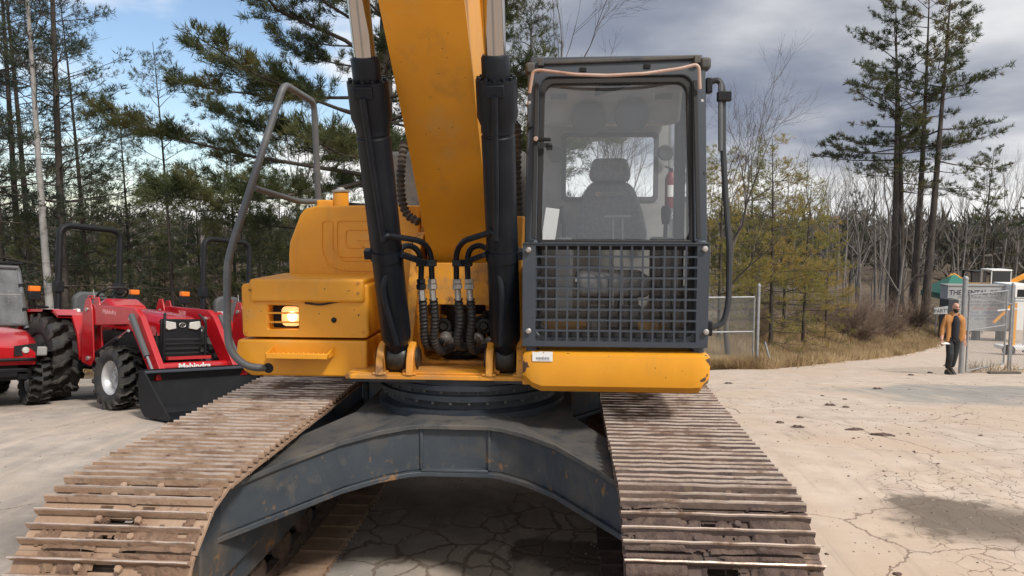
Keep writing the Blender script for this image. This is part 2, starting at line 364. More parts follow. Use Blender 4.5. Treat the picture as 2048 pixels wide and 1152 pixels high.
def pavement_material():
    m = bpy.data.materials.new('dusty_cracked_asphalt'); m.use_nodes = True; t = m.node_tree; nd = t.nodes; b = nd['Principled BSDF']
    L = t.links.new
    geo = nd.new('ShaderNodeNewGeometry')
    def noise(scale, det, src=None, rough=.6):
        n = nd.new('ShaderNodeTexNoise'); n.inputs['Scale'].default_value = scale; n.inputs['Detail'].default_value = det; n.inputs['Roughness'].default_value = rough
        L(src or geo.outputs['Position'], n.inputs['Vector']); return n
    def mr(v, lo, hi, a=0., c=1.):
        n = nd.new('ShaderNodeMapRange'); n.interpolation_type = 'SMOOTHSTEP'
        for i, q in zip((1, 2, 3, 4), (lo, hi, a, c)): n.inputs[i].default_value = q
        L(v, n.inputs[0]); return n.outputs[0]
    def mix(f, A, B):
        n = nd.new('ShaderNodeMix'); n.data_type = 'RGBA'; L(f, n.inputs[0])
        for i, q in ((6, A), (7, B)):
            if isinstance(q, tuple): n.inputs[i].default_value = (*q, 1)
            else: L(q, n.inputs[i])
        return n.outputs[2]
    def mth(op, a, c):
        n = nd.new('ShaderNodeMath'); n.operation = op; n.use_clamp = True
        for i, q in enumerate((a, c)):
            if isinstance(q, (int, float)): n.inputs[i].default_value = q
            else: L(q, n.inputs[i])
        return n.outputs[0]
    at_d = nd.new('ShaderNodeAttribute'); at_d.attribute_name = 'dust'
    at_s = nd.new('ShaderNodeAttribute'); at_s.attribute_name = 'stain'
    at_c = nd.new('ShaderNodeAttribute'); at_c.attribute_name = 'crazed'
    big = noise(.55, 6); mid = noise(3.2, 8); fine = noise(55, 5, rough=.7)
    asph = mix(mr(mid.outputs[0], .3, .7), (.235, .218, .200), (.300, .280, .256))
    asph = mix(mr(big.outputs[0], .45, .7), asph, (.31, .29, .26))
    dusty = mix(mr(mid.outputs[0], .3, .72), (.425, .342, .280), (.54, .452, .378))
    dusty = mix(mr(big.outputs[0], .42, .7), dusty, (.47, .36, .275))
    d = mr(mth('ADD', at_d.outputs['Fac'], mth('MULTIPLY', mth('SUBTRACT', mid.outputs[0], .42), .6)), .12, .88)
    c = mix(d, asph, dusty)
    c = mix(mr(fine.outputs[0], .56, .80, 0, .40), c, (.15, .125, .10))
    c = mix(mr(noise(7, 8).outputs[0], .60, .74, 0, .45), c, (.56, .47, .385))
    rot = nd.new('ShaderNodeMapping'); rot.inputs['Rotation'].default_value = (0, 0, R(36)); rot.inputs['Scale'].default_value = (1.0, .07, 1.0); L(geo.outputs['Position'], rot.inputs[0])
    st1 = noise(3.4, 7, rot.outputs[0]); st2 = noise(9.0, 6, rot.outputs[0])
    c = mix(mr(st1.outputs[0], .50, .68, 0, .50), c, (.52, .405, .32))
    c = mix(mr(st2.outputs[0], .55, .72, 0, .42), c, (.25, .205, .17))
    sm = mr(mth('ADD', at_s.outputs['Fac'], mth('MULTIPLY', mth('SUBTRACT', noise(4.5, 10).outputs[0], .5), 1.4)), .42, .80, 0, .85)
    c = mix(sm, c, (.105, .085, .066))
    # cracks: crazed network and a few long ones
    wv = nd.new('ShaderNodeVectorMath'); wv.operation = 'MULTIPLY_ADD'
    nz = noise(2.6, 5); L(nz.outputs['Color'], wv.inputs[0]); wv.inputs[1].default_value = (.34, .34, 0); L(geo.outputs['Position'], wv.inputs[2])
    flat = nd.new('ShaderNodeVectorMath'); flat.operation = 'MULTIPLY'; flat.inputs[1].default_value = (1, 1, 0); L(wv.outputs[0], flat.inputs[0])
    def crack(scale, w):
        v = nd.new('ShaderNodeTexVoronoi'); v.feature = 'DISTANCE_TO_EDGE'; v.inputs['Scale'].default_value = scale; L(flat.outputs[0], v.inputs['Vector'])
        return mr(v.outputs['Distance'], w*.25, w, 1, 0)
    k1 = mth('MULTIPLY', crack(5.6, .021), mr(mth('ADD', at_c.outputs['Fac'], mth('SUBTRACT', noise(.9, 3).outputs[0], .5)), .35, .6))
    k2 = mth('MULTIPLY', crack(.62, .0050), mr(noise(.5, 2).outputs[0], .36, .5))
    at_b = nd.new('ShaderNodeAttribute'); at_b.attribute_name = 'cobble'
    k3 = mth('MULTIPLY', crack(3.7, .060), at_b.outputs['Fac'])
    k = mth('MAXIMUM', mth('MAXIMUM', k1, k2), k3)
    c = mix(mth('MULTIPLY', k, .72), c, (.14, .095, .070))
    L(c, b.inputs['Base Color']); b.inputs['Roughness'].default_value = .9; b.inputs['Specular IOR Level'].default_value = .25
    h = mth('SUBTRACT', mth('ADD', mth('MULTIPLY', fine.outputs[0], .12), mth('MULTIPLY', mid.outputs[0], .3)), mth('MULTIPLY', k, .3))
    bp = nd.new('ShaderNodeBump'); bp.inputs['Strength'].default_value = .5; bp.inputs['Distance'].default_value = .03; L(h, bp.inputs['Height']); L(bp.outputs[0], b.inputs['Normal'])
    return m
def grid_mesh(name, rows, mt):
    """rows: list of equal-length lists of (x,y,z)"""
    n = len(rows[0]); vs = [p for r in rows for p in r]
    fs = [(i*n+j, i*n+j+1, (i+1)*n+j+1, (i+1)*n+j) for i in range(len(rows)-1) for j in range(n-1)]
    me = bpy.data.meshes.new(name); me.from_pydata(vs, [], fs); me.materials.append(mt)
    me.polygons.foreach_set('use_smooth', [True]*len(fs)); return me
def spaced(a, b, d0, g):
    out = [a]; d = d0
    while out[-1] < b: out.append(out[-1]+d); d *= g
    return out
ys = sorted(set([-x for x in spaced(5, 900, 1.5, 1.25)] + spaced(-5, 75, .7, 1.012) + spaced(75, 1500, 6, 1.22)))
xs = sorted(set([-x for x in spaced(14, 1100, 1.2, 1.17)] + spaced(-14, 40, .8, 1.0) + spaced(40, 1100, 1.5, 1.18)))
def low(x, y): return -.05 if y < 80 else 0
g = inst('ground', grid_mesh('ground', [[(x, y, gz(x, y)-.05) for x in xs] for y in ys], soil_material())); tag(g, kind='structure')
# paved lot and lane, one sheet 50 mm above the soil
prow = sorted(set([-x for x in spaced(7, 60, .6, 1.25)] + spaced(-7, 6, .16, 1.0) + spaced(6, 110, .2, 1.03)))
cols_ = [-60, -40, -28, -20, -15] + [-12+i*.16 for i in range(126)] + [8.3+i*.3 for i in range(30)] + [17.5+i*1.0 for i in range(20)] + [40, 46, 54, 64, 78, 95]
rows = []
for y in prow:
    xl = road_x(y) + .35*mnoise.noise((y*.9, 1.7, 0)) + .18*mnoise.noise((y*3.1, 4.7, 0))
    rows.append([(max(x, xl+.0005*i), y, gz(max(x, xl+.0005*i), y)) for i, x in enumerate(cols_)])
pave = grid_mesh('pavement', rows, pavement_material())
for k in ('dust', 'stain', 'crazed', 'cobble'): pave.attributes.new(k, 'FLOAT', 'POINT')
st_c = onz(1960, 1045, 0); st_c2 = onz(1830, 1000, 0); oil = [(onz(*q, 0), r) for q, r in (((787, 1071), .085), ((842, 1052), .05), ((845, 1078), .04), ((1180, 1120), .3), ((1090, 1100), .28))]
gate_c = onz(2090, 790, -.75)
dv, sv, cv, bv = [], [], [], []
for p in (q for r in rows for q in r):
    x, y = p[0], p[1]
    d = sst(-1.9, 1.6, x + .8*mnoise.noise((x*.5, y*.5, 7))) * (1 - .95*sst(1.25, .75, math.hypot((x-gate_c.x)/3.4, (y-gate_c.y)/2.3)+.25*mnoise.noise((x*.7, y*.7, 4))))
    d *= 1-.12*sst(1.55, 1.0, abs(x+.1))*sst(1.5, .5, y)
    d = max(d, (.42+.4*sst(1.0, -2.2, y+.5*mnoise.noise((x*.6, y*.6, 1))))*sst(-1.5, -2.2, x))
    s = .80*sst(1.0, .1, math.hypot((x-st_c.x)*.62, y-st_c.y-.1*(x-st_c.x))/.85) + .42*sst(1, .1, math.hypot(x-st_c2.x, (y-st_c2.y)*1.4)/.5)
    for o, rr in oil: s = max(s, .9*sst(1.25, .6, math.hypot(x-o.x, y-o.y)/rr))
    s += .22*sst(1.2, .4, abs(x)/1.2)*sst(.5, -.8, y)*sst(-4.5, -3, y)*0
    c = max(sst(2.6, 3.4, x)*sst(3.5, .5, y)*.8, sst(1.3, .6, abs(x))*sst(-.4, -1.1, y)*1.2)
    dv.append(d); sv.append(s); cv.append(c); bv.append(sst(1.7, .9, abs(x-.1))*sst(.75, .15, y+.5*mnoise.noise((x*1.2, y*1.2, 9)))*.95)
for k, q in (('dust', dv), ('stain', sv), ('crazed', cv), ('cobble', bv)): pave.attributes[k].data.foreach_set('value', q)
tag(inst('pavement', pave), kind='structure')
# ------------------------------------------------------------------ excavator
random.seed(4)
EX = empty('excavator'); tag(EX, 'big yellow tracked excavator with black cab, facing front in the middle of the lot', 'excavator')
TX, TW, RP, ZC, HL = 1.195, .73, .497, .527, 1.69     # track centre, shoe width, plate radius, axle height, half straight
NSH = 51; TLEN = 4*HL + 2*math.pi*RP
def tpath(s):
    """plate-surface point on the track loop: (y, z, tangent_y, tangent_z)"""
    s %= TLEN
    if s < 2*HL: return (-HL+s, ZC+RP, 1, 0)                                   # top run, front to rear
    s -= 2*HL
    if s < math.pi*RP:
        a = s/RP; return (HL+RP*math.sin(a), ZC+RP*math.cos(a), math.cos(a), -math.sin(a))
    s -= math.pi*RP
    if s < 2*HL: return (HL-s, ZC-RP, -1, 0)
    s -= 2*HL; a = s/RP
    return (-HL-RP*math.sin(a), ZC-RP*math.cos(a), -math.cos(a), math.sin(a))
def shoe_mesh(name, m0, m1):
    """triple-grouser shoe: x width, y travel, z outwards; slots at both edges, oval holes between the bars"""
    pl = TLEN/NSH/2 - .004; w = TW/2
    xb = [-w, -.27, -.118, -.098, -.062, -.040, .040, .062, .098, .118, .27, w]
    yb = [-pl, -.078, -.060, -.050, -.022, -.012, .012, .022, .050, .060, .078, pl]
    hole = set()
    for i in range(len(xb)-1):
        for j in range(len(yb)-1):
            xc, yc = (xb[i]+xb[i+1])/2, (yb[j]+yb[j+1])/2
            if abs(yc) > .078 and .062 < abs(xc) < .118: hole.add((i, j))
            if .022 < abs(yc) < .050 and abs(xc) < .062: hole.add((i, j))
    bm = bmesh.new(); vv = {}
    def gv(i, j):
        if (i, j) not in vv:
            z = 0 if j not in (0, len(yb)-1) else -.006
            vv[i, j] = bm.verts.new((xb[i], yb[j], z))
        return vv[i, j]
    for i in range(len(xb)-1):
        for j in range(len(yb)-1):
            if (i, j) not in hole: bm.faces.new((gv(i, j), gv(i+1, j), gv(i+1, j+1), gv(i, j+1)))
            elif abs((yb[j]+yb[j+1])/2) < .06:                                   # chamfer hole corners
                x0, x1 = xb[i], xb[i+1]
                if x1 <= -.039: bm.faces.new((gv(i, j), bm.verts.new((x0+.010, yb[j], 0)), bm.verts.new((x0, yb[j]+.012, 0)))); bm.faces.new((gv(i, j+1), bm.verts.new((x0, yb[j+1]-.012, 0)), bm.verts.new((x0+.010, yb[j+1], 0))))
                if x0 >= .039: bm.faces.new((gv(i+1, j), bm.verts.new((x1, yb[j]+.012, 0)), bm.verts.new((x1-.010, yb[j], 0)))); bm.faces.new((gv(i+1, j+1), bm.verts.new((x1-.010, yb[j+1], 0)), bm.verts.new((x1, yb[j+1]-.012, 0))))
    bmesh.ops.remove_doubles(bm, verts=bm.verts[:], dist=1e-6); bm.normal_update()
    bmesh.ops.solidify(bm, geom=bm.faces[:], thickness=.014)
    top_z = max(v.co.z for v in bm.verts)
    bmesh.ops.translate(bm, verts=bm.verts[:], vec=(0, 0, -top_z))
    me = bpy.data.meshes.new(name); bm.to_mesh(me); bm.free()
    mb = MB()
    mb.add([v.co for v in me.vertices], [tuple(p.vertices) for p in me.polygons], 0)
    rng = random.Random(9)
    for yc, hh in ((-.066, .030), (-.001, .027), (.064, .030)):
        n = 14; top = []; 
        for k in range(n+1):
            x = -w + 2*w*k/n; dh = rng.uniform(-.0022, .0022); dy = rng.uniform(-.001, .001)
            top.append([(x, yc-.010, -.003), (x, yc-.0050+dy, hh*.72+dh), (x, yc-.0030+dy, hh+dh), (x, yc+.0030+dy, hh+dh), (x, yc+.0050+dy, hh*.72+dh), (x, yc+.010, -.003)])
        vs = [p for r in top for p in r]
        fs = [(a*6+b, (a+1)*6+b, (a+1)*6+b+1, a*6+b+1) for a in range(n) for b in range(5)] + [tuple(range(6))[::-1], tuple(range(n*6, n*6+6))]
        mb.add(vs, fs, 0)
        for q in range(len(mb.m)-n*5-2, len(mb.m)-2):
            if (q-(len(mb.m)-n*5-2)) % 5 in (1, 2, 3): mb.m[q] = 1
    bpy.data.meshes.remove(me)
    return mb.mesh(name, [m0, m1], 30)
bolt_mb = MB().lathe([(.0155, -.002), (.0155, .012), (.011, .016), (0, .016)], 6)
def roll_frame(side):
    tr = []
    return tr
for side in (-1, 1):
    cx = side*TX
    # the chain under the shoes is the part's own mesh
    mb = MB(); pts = [tpath(TLEN*k/102) for k in range(102)]
    for off in (-.085, .085):
        loop = []
        for y, z, ty, tz in pts:
            ny, nz = -tz, ty                                        # outward normal
            loop.append((V(cx+off, y-ny*.018, z-nz*.018), V(cx+off, y-ny*.115, z-nz*.115)))
        n = len(loop); vs = []
        for a, b in loop: vs += [a+V(-.028,0,0), a+V(.028,0,0), b+V(.028,0,0), b+V(-.028,0,0)]
        fs = [(i*4+j, i*4+(j+1) % 4, ((i+1) % n)*4+(j+1) % 4, ((i+1) % n)*4+j) for i in range(n) for j in range(4)]
        mb.add(vs, fs)
    for k in range(NSH):
        y, z, ty, tz = tpath(TLEN*(k+.5)/NSH); ny, nz = -tz, ty
        mb.tube([(cx-.13, y-ny*.07, z-nz*.07), (cx+.13, y-ny*.07, z-nz*.07)], .030, 8)
    tr = mb.build('track', M['chain'], EX)
    me = shoe_mesh('track_shoe', M['shoe'] if side < 0 else M['shoe_r'], M['shoe_edge'])
    bme = bolt_mb.mesh('shoe_bolt', M['shoe'] if side < 0 else M['shoe_r'])
    mud_v, mud_f = [], []
    ph = .30 if side < 0 else .62
    for k in range(NSH):
        y, z, ty, tz = tpath(TLEN*(k+ph)/NSH)
        rr = random.uniform(-.004, .004)
        Ms = Matrix(((1, 0, 0, cx+rr), (0, ty, -tz, y), (0, tz, ty, z), (0, 0, 0, 1)))
        inst('track_shoe', me, tr, Ms)
        seen = (z > .25 and y < .9)
        if seen and y < -.9:
            for bx in (-.083, .083):
                for by in (-.036, .036):
                    if side > 0 and random.random() < .55: continue
                    inst('shoe_bolt', bme, tr, Ms @ Matrix.Translation((bx, by, 0)))
        if seen:      # caked mud between the bars
            amt = .018 if side > 0 else -.012
            for y0, y1 in ((-.094, -.072), (-.060, -.008), (.006, .058), (.070, .094)):
                nx, nyy = 78, 5; base = len(mud_v)
                for a in range(nx+1):
                    for b in range(nyy+1):
                        lx = -TW/2+.006+(TW-.012)*a/nx; ly = y0+(y1-y0)*b/nyy
                        q = V(lx*4.2+side*7, (k*.19+ly)*4.5, 1.3)
                        h = amt + .034*mnoise.noise(q) + .016*mnoise.noise(q*3.1) + .008*mnoise.noise(q*9) + .004*mnoise.noise(q*22)
                        if abs(lx) < .13 and side > 0 and y < -1.2: h -= .022
                        h = min(h, .024)
                        if b in (0, nyy): h = min(h, .006) if h > 0 else h
                        mud_v.append(Ms @ V(lx, ly, max(h, -.006)))
                for a in range(nx):
                    for b in range(nyy):
                        i0 = base+a*(nyy+1)+b
                        if max((mud_v[i0+c]-Ms.translation).dot(V(0, -tz, ty)) for c in (0, 1, nyy+1, nyy+2)) > -.004:
                            mud_f.append((i0, i0+nyy+1, i0+nyy+2, i0+1))
    mm = bpy.data.meshes.new('caked_mud'); mm.from_pydata(mud_v, [], mud_f); mm.materials.append(M['mud'] if side > 0 else M['mud_dry'])
    mm.polygons.foreach_set('use_smooth', [True]*len(mud_f))
    tag(inst('caked_mud', mm, tr), kind='stuff')
    # side frame with rollers, idler and sprocket
    mb = MB()
    mb.prism([(-1.62, .44), (-1.5, .34), (1.5, .34), (1.62, .44), (1.45, .74), (-1.45, .74)], 'x', cx-.19, cx+.19)
    sf = mb.build('track_frame', M['slate_frame'], EX, .012)
    rme = MB().lathe([(.0, -.15), (.055, -.15), (.055, -.13), (.10, -.12), (.10, -.085), (.078, -.08), (.078, .08), (.10, .085), (.10, .12), (.055, .13), (.055, .15), (0, .15)], 20, Matrix.Rotation(R(90), 4, 'Y')).mesh('roller', M['chain'])
    for k in range(8): inst('roller', rme, sf, Matrix.Translation((cx, -1.32+k*.377, .235)))
    for k in (-.6, .6): inst('roller', rme, sf, Matrix.Translation((cx, k, .80)) @ Matrix.Scale(.6, 4))
    ime = MB().lathe([(.0, -.09), (.12, -.09), (.14, -.06), (.27, -.045), (.29, -.085), (.315, -.085), (.315, -.05), (.335, -.04), (.335, .04), (.315, .05), (.315, .085), (.29, .085), (.27, .045), (.14, .06), (.12, .09), (0, .09)], 32, Matrix.Rotation(R(90), 4, 'Y')).mesh('idler', M['chain'])
    inst('idler', ime, sf, Matrix.Translation((cx, -HL, ZC))); inst('sprocket', ime, sf, Matrix.Translation((cx, HL, ZC)))

# car body: four-legged frame under the slew ring
mb = MB()
front = [(-1.00, -1.62, .93, .685), (-.80, -1.33, .972, .700), (-.56, -1.01, 1.008, .722), (-.40, -.87, 1.022, .733), (-.26, -.785, 1.030, .738), (-.185, -.762, 1.032, .739), (.185, -.762, 1.032, .739), (.26, -.785, 1.030, .738), (.40, -.87, 1.022, .733), (.56, -1.01, 1.008, .722), (.80, -1.33, .972, .700), (1.00, -1.62, .93, .685)]
def body_outline(g):      # counter-clockwise outline of the X, grown by g
    f = [(x, y-g, a, b) for x, y, a, b in front]
    inner_r = [(1.0, -1.06+g, .93, .685), (.62+g, -.46, 1.008, .722), (.62+g, .46, 1.008, .722), (1.0, 1.06-g, .93, .685)]
    rear = [(x, -y, a, b) for x, y, a, b in f][::-1]
    inner_l = [(-x, -y, a, b) for x, y, a, b in inner_r]
    return f + inner_r + rear + inner_l
def shell(g, top, bot):
    o = body_outline(g); n = len(o)
    vs = [(x, y, top(a, b)) for x, y, a, b in o] + [(x, y, bot(a, b)) for x, y, a, b in o] + [(0, 0, top(1.032, .738)), (0, 0, bot(1.032, .738))]
    fs = [(i, (i+1) % n, n+(i+1) % n, n+i) for i in range(n)] + [(i, 2*n, (i+1) % n) for i in range(n)] + [(n+i, n+(i+1) % n, 2*n+1) for i in range(n)]
    return vs, fs
cb = MB(); cb.add(*shell(0, lambda a, b: a-.026, lambda a, b: b+.026))
# stiffener seams either side of the middle panel
for x in (-.19, .19): cb.bar((x, -.770, .77), (x, -.770, 1.005), .012, .02)
cb.prism([(-.19, -.80), (.19, -.80), (.13, -.755), (-.13, -.755)], 'z', .765, .785)
car = cb.build('undercarriage_frame', M['slate_frame'], EX, .008)
MB().add(*shell(.032, lambda a, b: a, lambda a, b: a-.027)).build('top_plate', M['slate_dusty'], car, .004)
MB().add(*shell(.036, lambda a, b: b+.027, lambda a, b: b)).build('bottom_flange', M['slate_frame'], car, .004)
for sx in (-1, 1):
    for sy in (-1, 1):
        mb = MB(); pol = [(sy*1.78, .50), (sy*1.74, .88), (sy*1.66, .935), (sy*1.12, .935), (sy*1.0, .86), (sy*.98, .50)]
        mb.prism(pol, 'x', sx*.965, sx*1.02); mb.build('leg_flange', M['slate_frame'], car, .01)

MB().box((-.80, 1.25, .30), (.80, 1.55, .93)).build('added_gap_block', M['slate_frame'], EX, .02)  # added dark box, keeps bright pavement from showing through under the house
# slew ring
M['slate_ring'] = mat('shaded_slew_ring', (.016, .022, .031), .5, layers=[((.032, .036, .042), 5, .45, .7, 8), ((.09, .058, .034), 6, .64, .75, 8, None, .85)], bump=(40, .2, .005))  # base tone darkened to paint in shade from the house overhead
mb = MB().lathe([(.60, .97), (.60, 1.04), (.565, 1.055), (.555, 1.06), (.555, 1.105), (.60, 1.112), (.60, 1.142), (.575, 1.146), (.575, 1.172), (.61, 1.176), (.61, 1.205), (.595, 1.208), (.595, 1.245), (.3, 1.245)], 72)
sr = mb.build('slew_ring', M['slate_ring'], EX)
bm_ = MB().lathe([(.011, 0), (.011, .016), (.007, .02), (0, .02)], 6, Matrix.Rotation(math.pi, 4, 'X')).mesh('bolt', M['slate_dusty'])
for zz, n, ph in ((1.111, 34, 0), (1.175, 34, .5)):
    for k in range(n):
        a = 2*math.pi*(k+ph)/n
        if math.sin(a) < .25: inst('bolt', bm_, sr, Matrix.Translation((.584*math.cos(a), .584*math.sin(a), zz)))

# ---- upper structure
DY = -.62
deck = MB(); deck.box((-.66, DY, 1.245), (.37, 2.2, 1.272)); deck.box((-1.3, -.25, 1.245), (-.66, 2.2, 1.272)); deck.box((.37, -.7, 1.245), (1.3, 2.2, 1.272))
dk = deck.build('deck', M['yellow_worn'], EX, .004)
MB().box((-.66, -.56, 1.215), (.4, -.3, 1.243)).build('deck_lip', M['slate'], dk, .004)
# boom bracket side plates
XB = -.055
for sx in (-1, 1):
    x = XB + sx*.265
    pol = [(DY+.06, 1.272), (-.50, 1.40), (-.36, 1.62), (-.30, 1.80), (-.20, 1.98), (-.05, 2.07), (.12, 2.05), (.22, 1.92), (.5, 1.45), (.7, 1.272)]
    MB().prism(pol, 'x', x-.02, x+.02).build('boom_bracket', M['yellow_worn'], EX, .006)
    # raised rim along the leading edge of the bracket
    pts = [(x, y, z) for y, z in pol[1:7]]
    mb = MB(); pp = catmull(pts, 5)
    mb.ribbon(pp, .055, .02)
    mb.build('bracket_rim', M['yellow_worn'], EX, .004)
# front cross plate with the service opening
x0, x1 = XB-.245, XB+.245
yF = -.30
out = rrect(x0, x1, 1.272, 1.90, .001); inn = rrect(x0+.035, x1-.028, 1.30, 1.645, .05)
mb = MB(); mb.ring(([V(x, yF, z) for x, z in out], [V(x, yF+.03, z) for x, z in out]), ([V(x, yF, z) for x, z in inn], [V(x, yF+.03, z) for x, z in inn]))
mb.box((x0, DY+.03, 1.272), (x1, yF, 1.283))
mb.build('cross_plate', M['yellow_worn'], EX, .003)
mb = MB(); mb.box((x0-.0, .25, 1.272), (x1, .28, 1.9)); mb.build('bulkhead', M['grease'], EX)
mb = MB(); mb.lathe([(.0, 0), (.11, 0), (.12, .05), (.12, .30), (.09, .34), (0, .34)], 20, Matrix.Translation((XB-.02, -.02, 1.272)))
mb.build('swivel_joint', M['grease'], EX)
mb = MB(); mb.bar((x0, -.1, 1.545), (x1, -.1, 1.555), .03, .02)
mb.bar((XB-.14, -.12, 1.3), (XB-.14, -.12, 1.64), .035, .02); mb.bar((XB+.17, -.12, 1.3), (XB+.17, -.12, 1.64), .035, .02); mb.build('valve_frame', M['yellow_worn'], EX)
for px, py in ((889, 652), (969, 652)):
    p = at(px, py, -.16)
    MB().lathe([(0, 0), (.05, 0), (.05, .03), (.03, .035), (.022, .05), (0, .05)], 12, along(p, p+V(0, -1, .1))).build('valve_block', M['grease'], EX)
for k in range(9):
    a = V(XB+random.uniform(-.2, .2), random.uniform(-.15, .05), random.uniform(1.3, 1.6)); b = V(XB+random.uniform(-.2, .2), random.uniform(-.15, .1), random.uniform(1.3, 1.6))
    MB().tube(catmull([a, (a+b)/2+V(0, -.06, -.05), b], 6), .016, 8).build('hydraulic_hose', M['grease'], EX)

# boom
lower = [(-.14, 1.86), (-.30, 2.125), (-.66, 2.50), (-.93, 2.77), (-1.34, 3.16), (-1.9, 3.65), (-2.7, 4.15), (-3.7, 4.45)]
upper = [(-3.6, 5.05), (-2.5, 4.80), (-1.7, 4.40), (-1.05, 3.85), (-.5, 3.25), (-.1, 2.72), (.14, 2.25), (.17, 2.02), (.05, 1.90)]
BW = .197
def loop2(pl, n=6):
    return [tuple(p)[:2] for p in catmull([(a, b, 0) for a, b in pl], n)]
lo_ = [lower[0]] + loop2(lower[1:], 5); up_ = loop2(upper[:7], 5) + upper[7:]
mb = MB(); mb.prism(lo_+up_, 'x', XB-BW+.012, XB+BW-.012); boom = mb.build('boom', M['yellow'], EX)
for nm, (lst, off) in {'boom_underside': (lo_, -1), 'boom_top': (up_, 1)}.items():
    mb = MB(); P = [V(0, a, b) for a, b in lst]
    L_, R_ = [], []
    for i, p in enumerate(P):
        d = (P[min(i+1, len(P)-1)]-P[max(i-1, 0)]).normalized(); nrm = V(0, -d.z, d.y)
        nrm = nrm if (nrm.z < 0) == (off < 0) else -nrm
        L_.append(p+nrm*.012); R_.append(p-nrm*.012)
    n = len(P); vs = []
    for i in range(n):
        for sx in (-1, 1): vs += [L_[i]+V(XB+sx*BW, 0, 0), R_[i]+V(XB+sx*BW, 0, 0)]
    fs = []
    for i in range(n-1):
        a, b = i*4, i*4+4
        fs += [(a, a+2, b+2, b), (a+1, b+1, b+3, a+3), (a, b, b+1, a+1), (a+2, a+3, b+3, b+2)]
    fs += [(0, 1, 3, 2), ((n-1)*4, (n-1)*4+2, (n-1)*4+3, (n-1)*4+1)]
    mb.add(vs, fs); mb.build(nm, M['yellow'], boom)
MB().box((XB-BW-.001, -.305, 2.118), (XB+BW+.001, -.285, 2.13)).build('weld_seam', M['yellow'], boom, .003)
MB().tube([(XB-.33, .02, 1.98), (XB+.33, .02, 1.98)], .055, 20).build('boom_pin', M['grease'], EX)
# grey hood over the engine bay, seen beside the boom
MB().box((-.80, 1.0, 1.28), (.30, 2.0, 2.70)).build('engine_cover', M['trim_grey'] if 'trim_grey' in M else M['slate_dusty'], EX, .04)
MB().box((-1.30, .95, 1.275), (-.81, 2.3, 2.1)).build('pump_housing', M['yellow'], EX, .04)
MB().box((.31, 1.0, 1.275), (1.3, 2.3, 2.1)).build('radiator_housing', M['yellow'], EX, .04)
mb = MB(); mb.prism([(-1.35, 2.3), (1.35, 2.3), (1.2, 2.7), (.6, 2.85), (-.6, 2.85), (-1.2, 2.7)], 'z', 1.2, 2.15); mb.build('counterweight', M['yellow'], EX, .05)

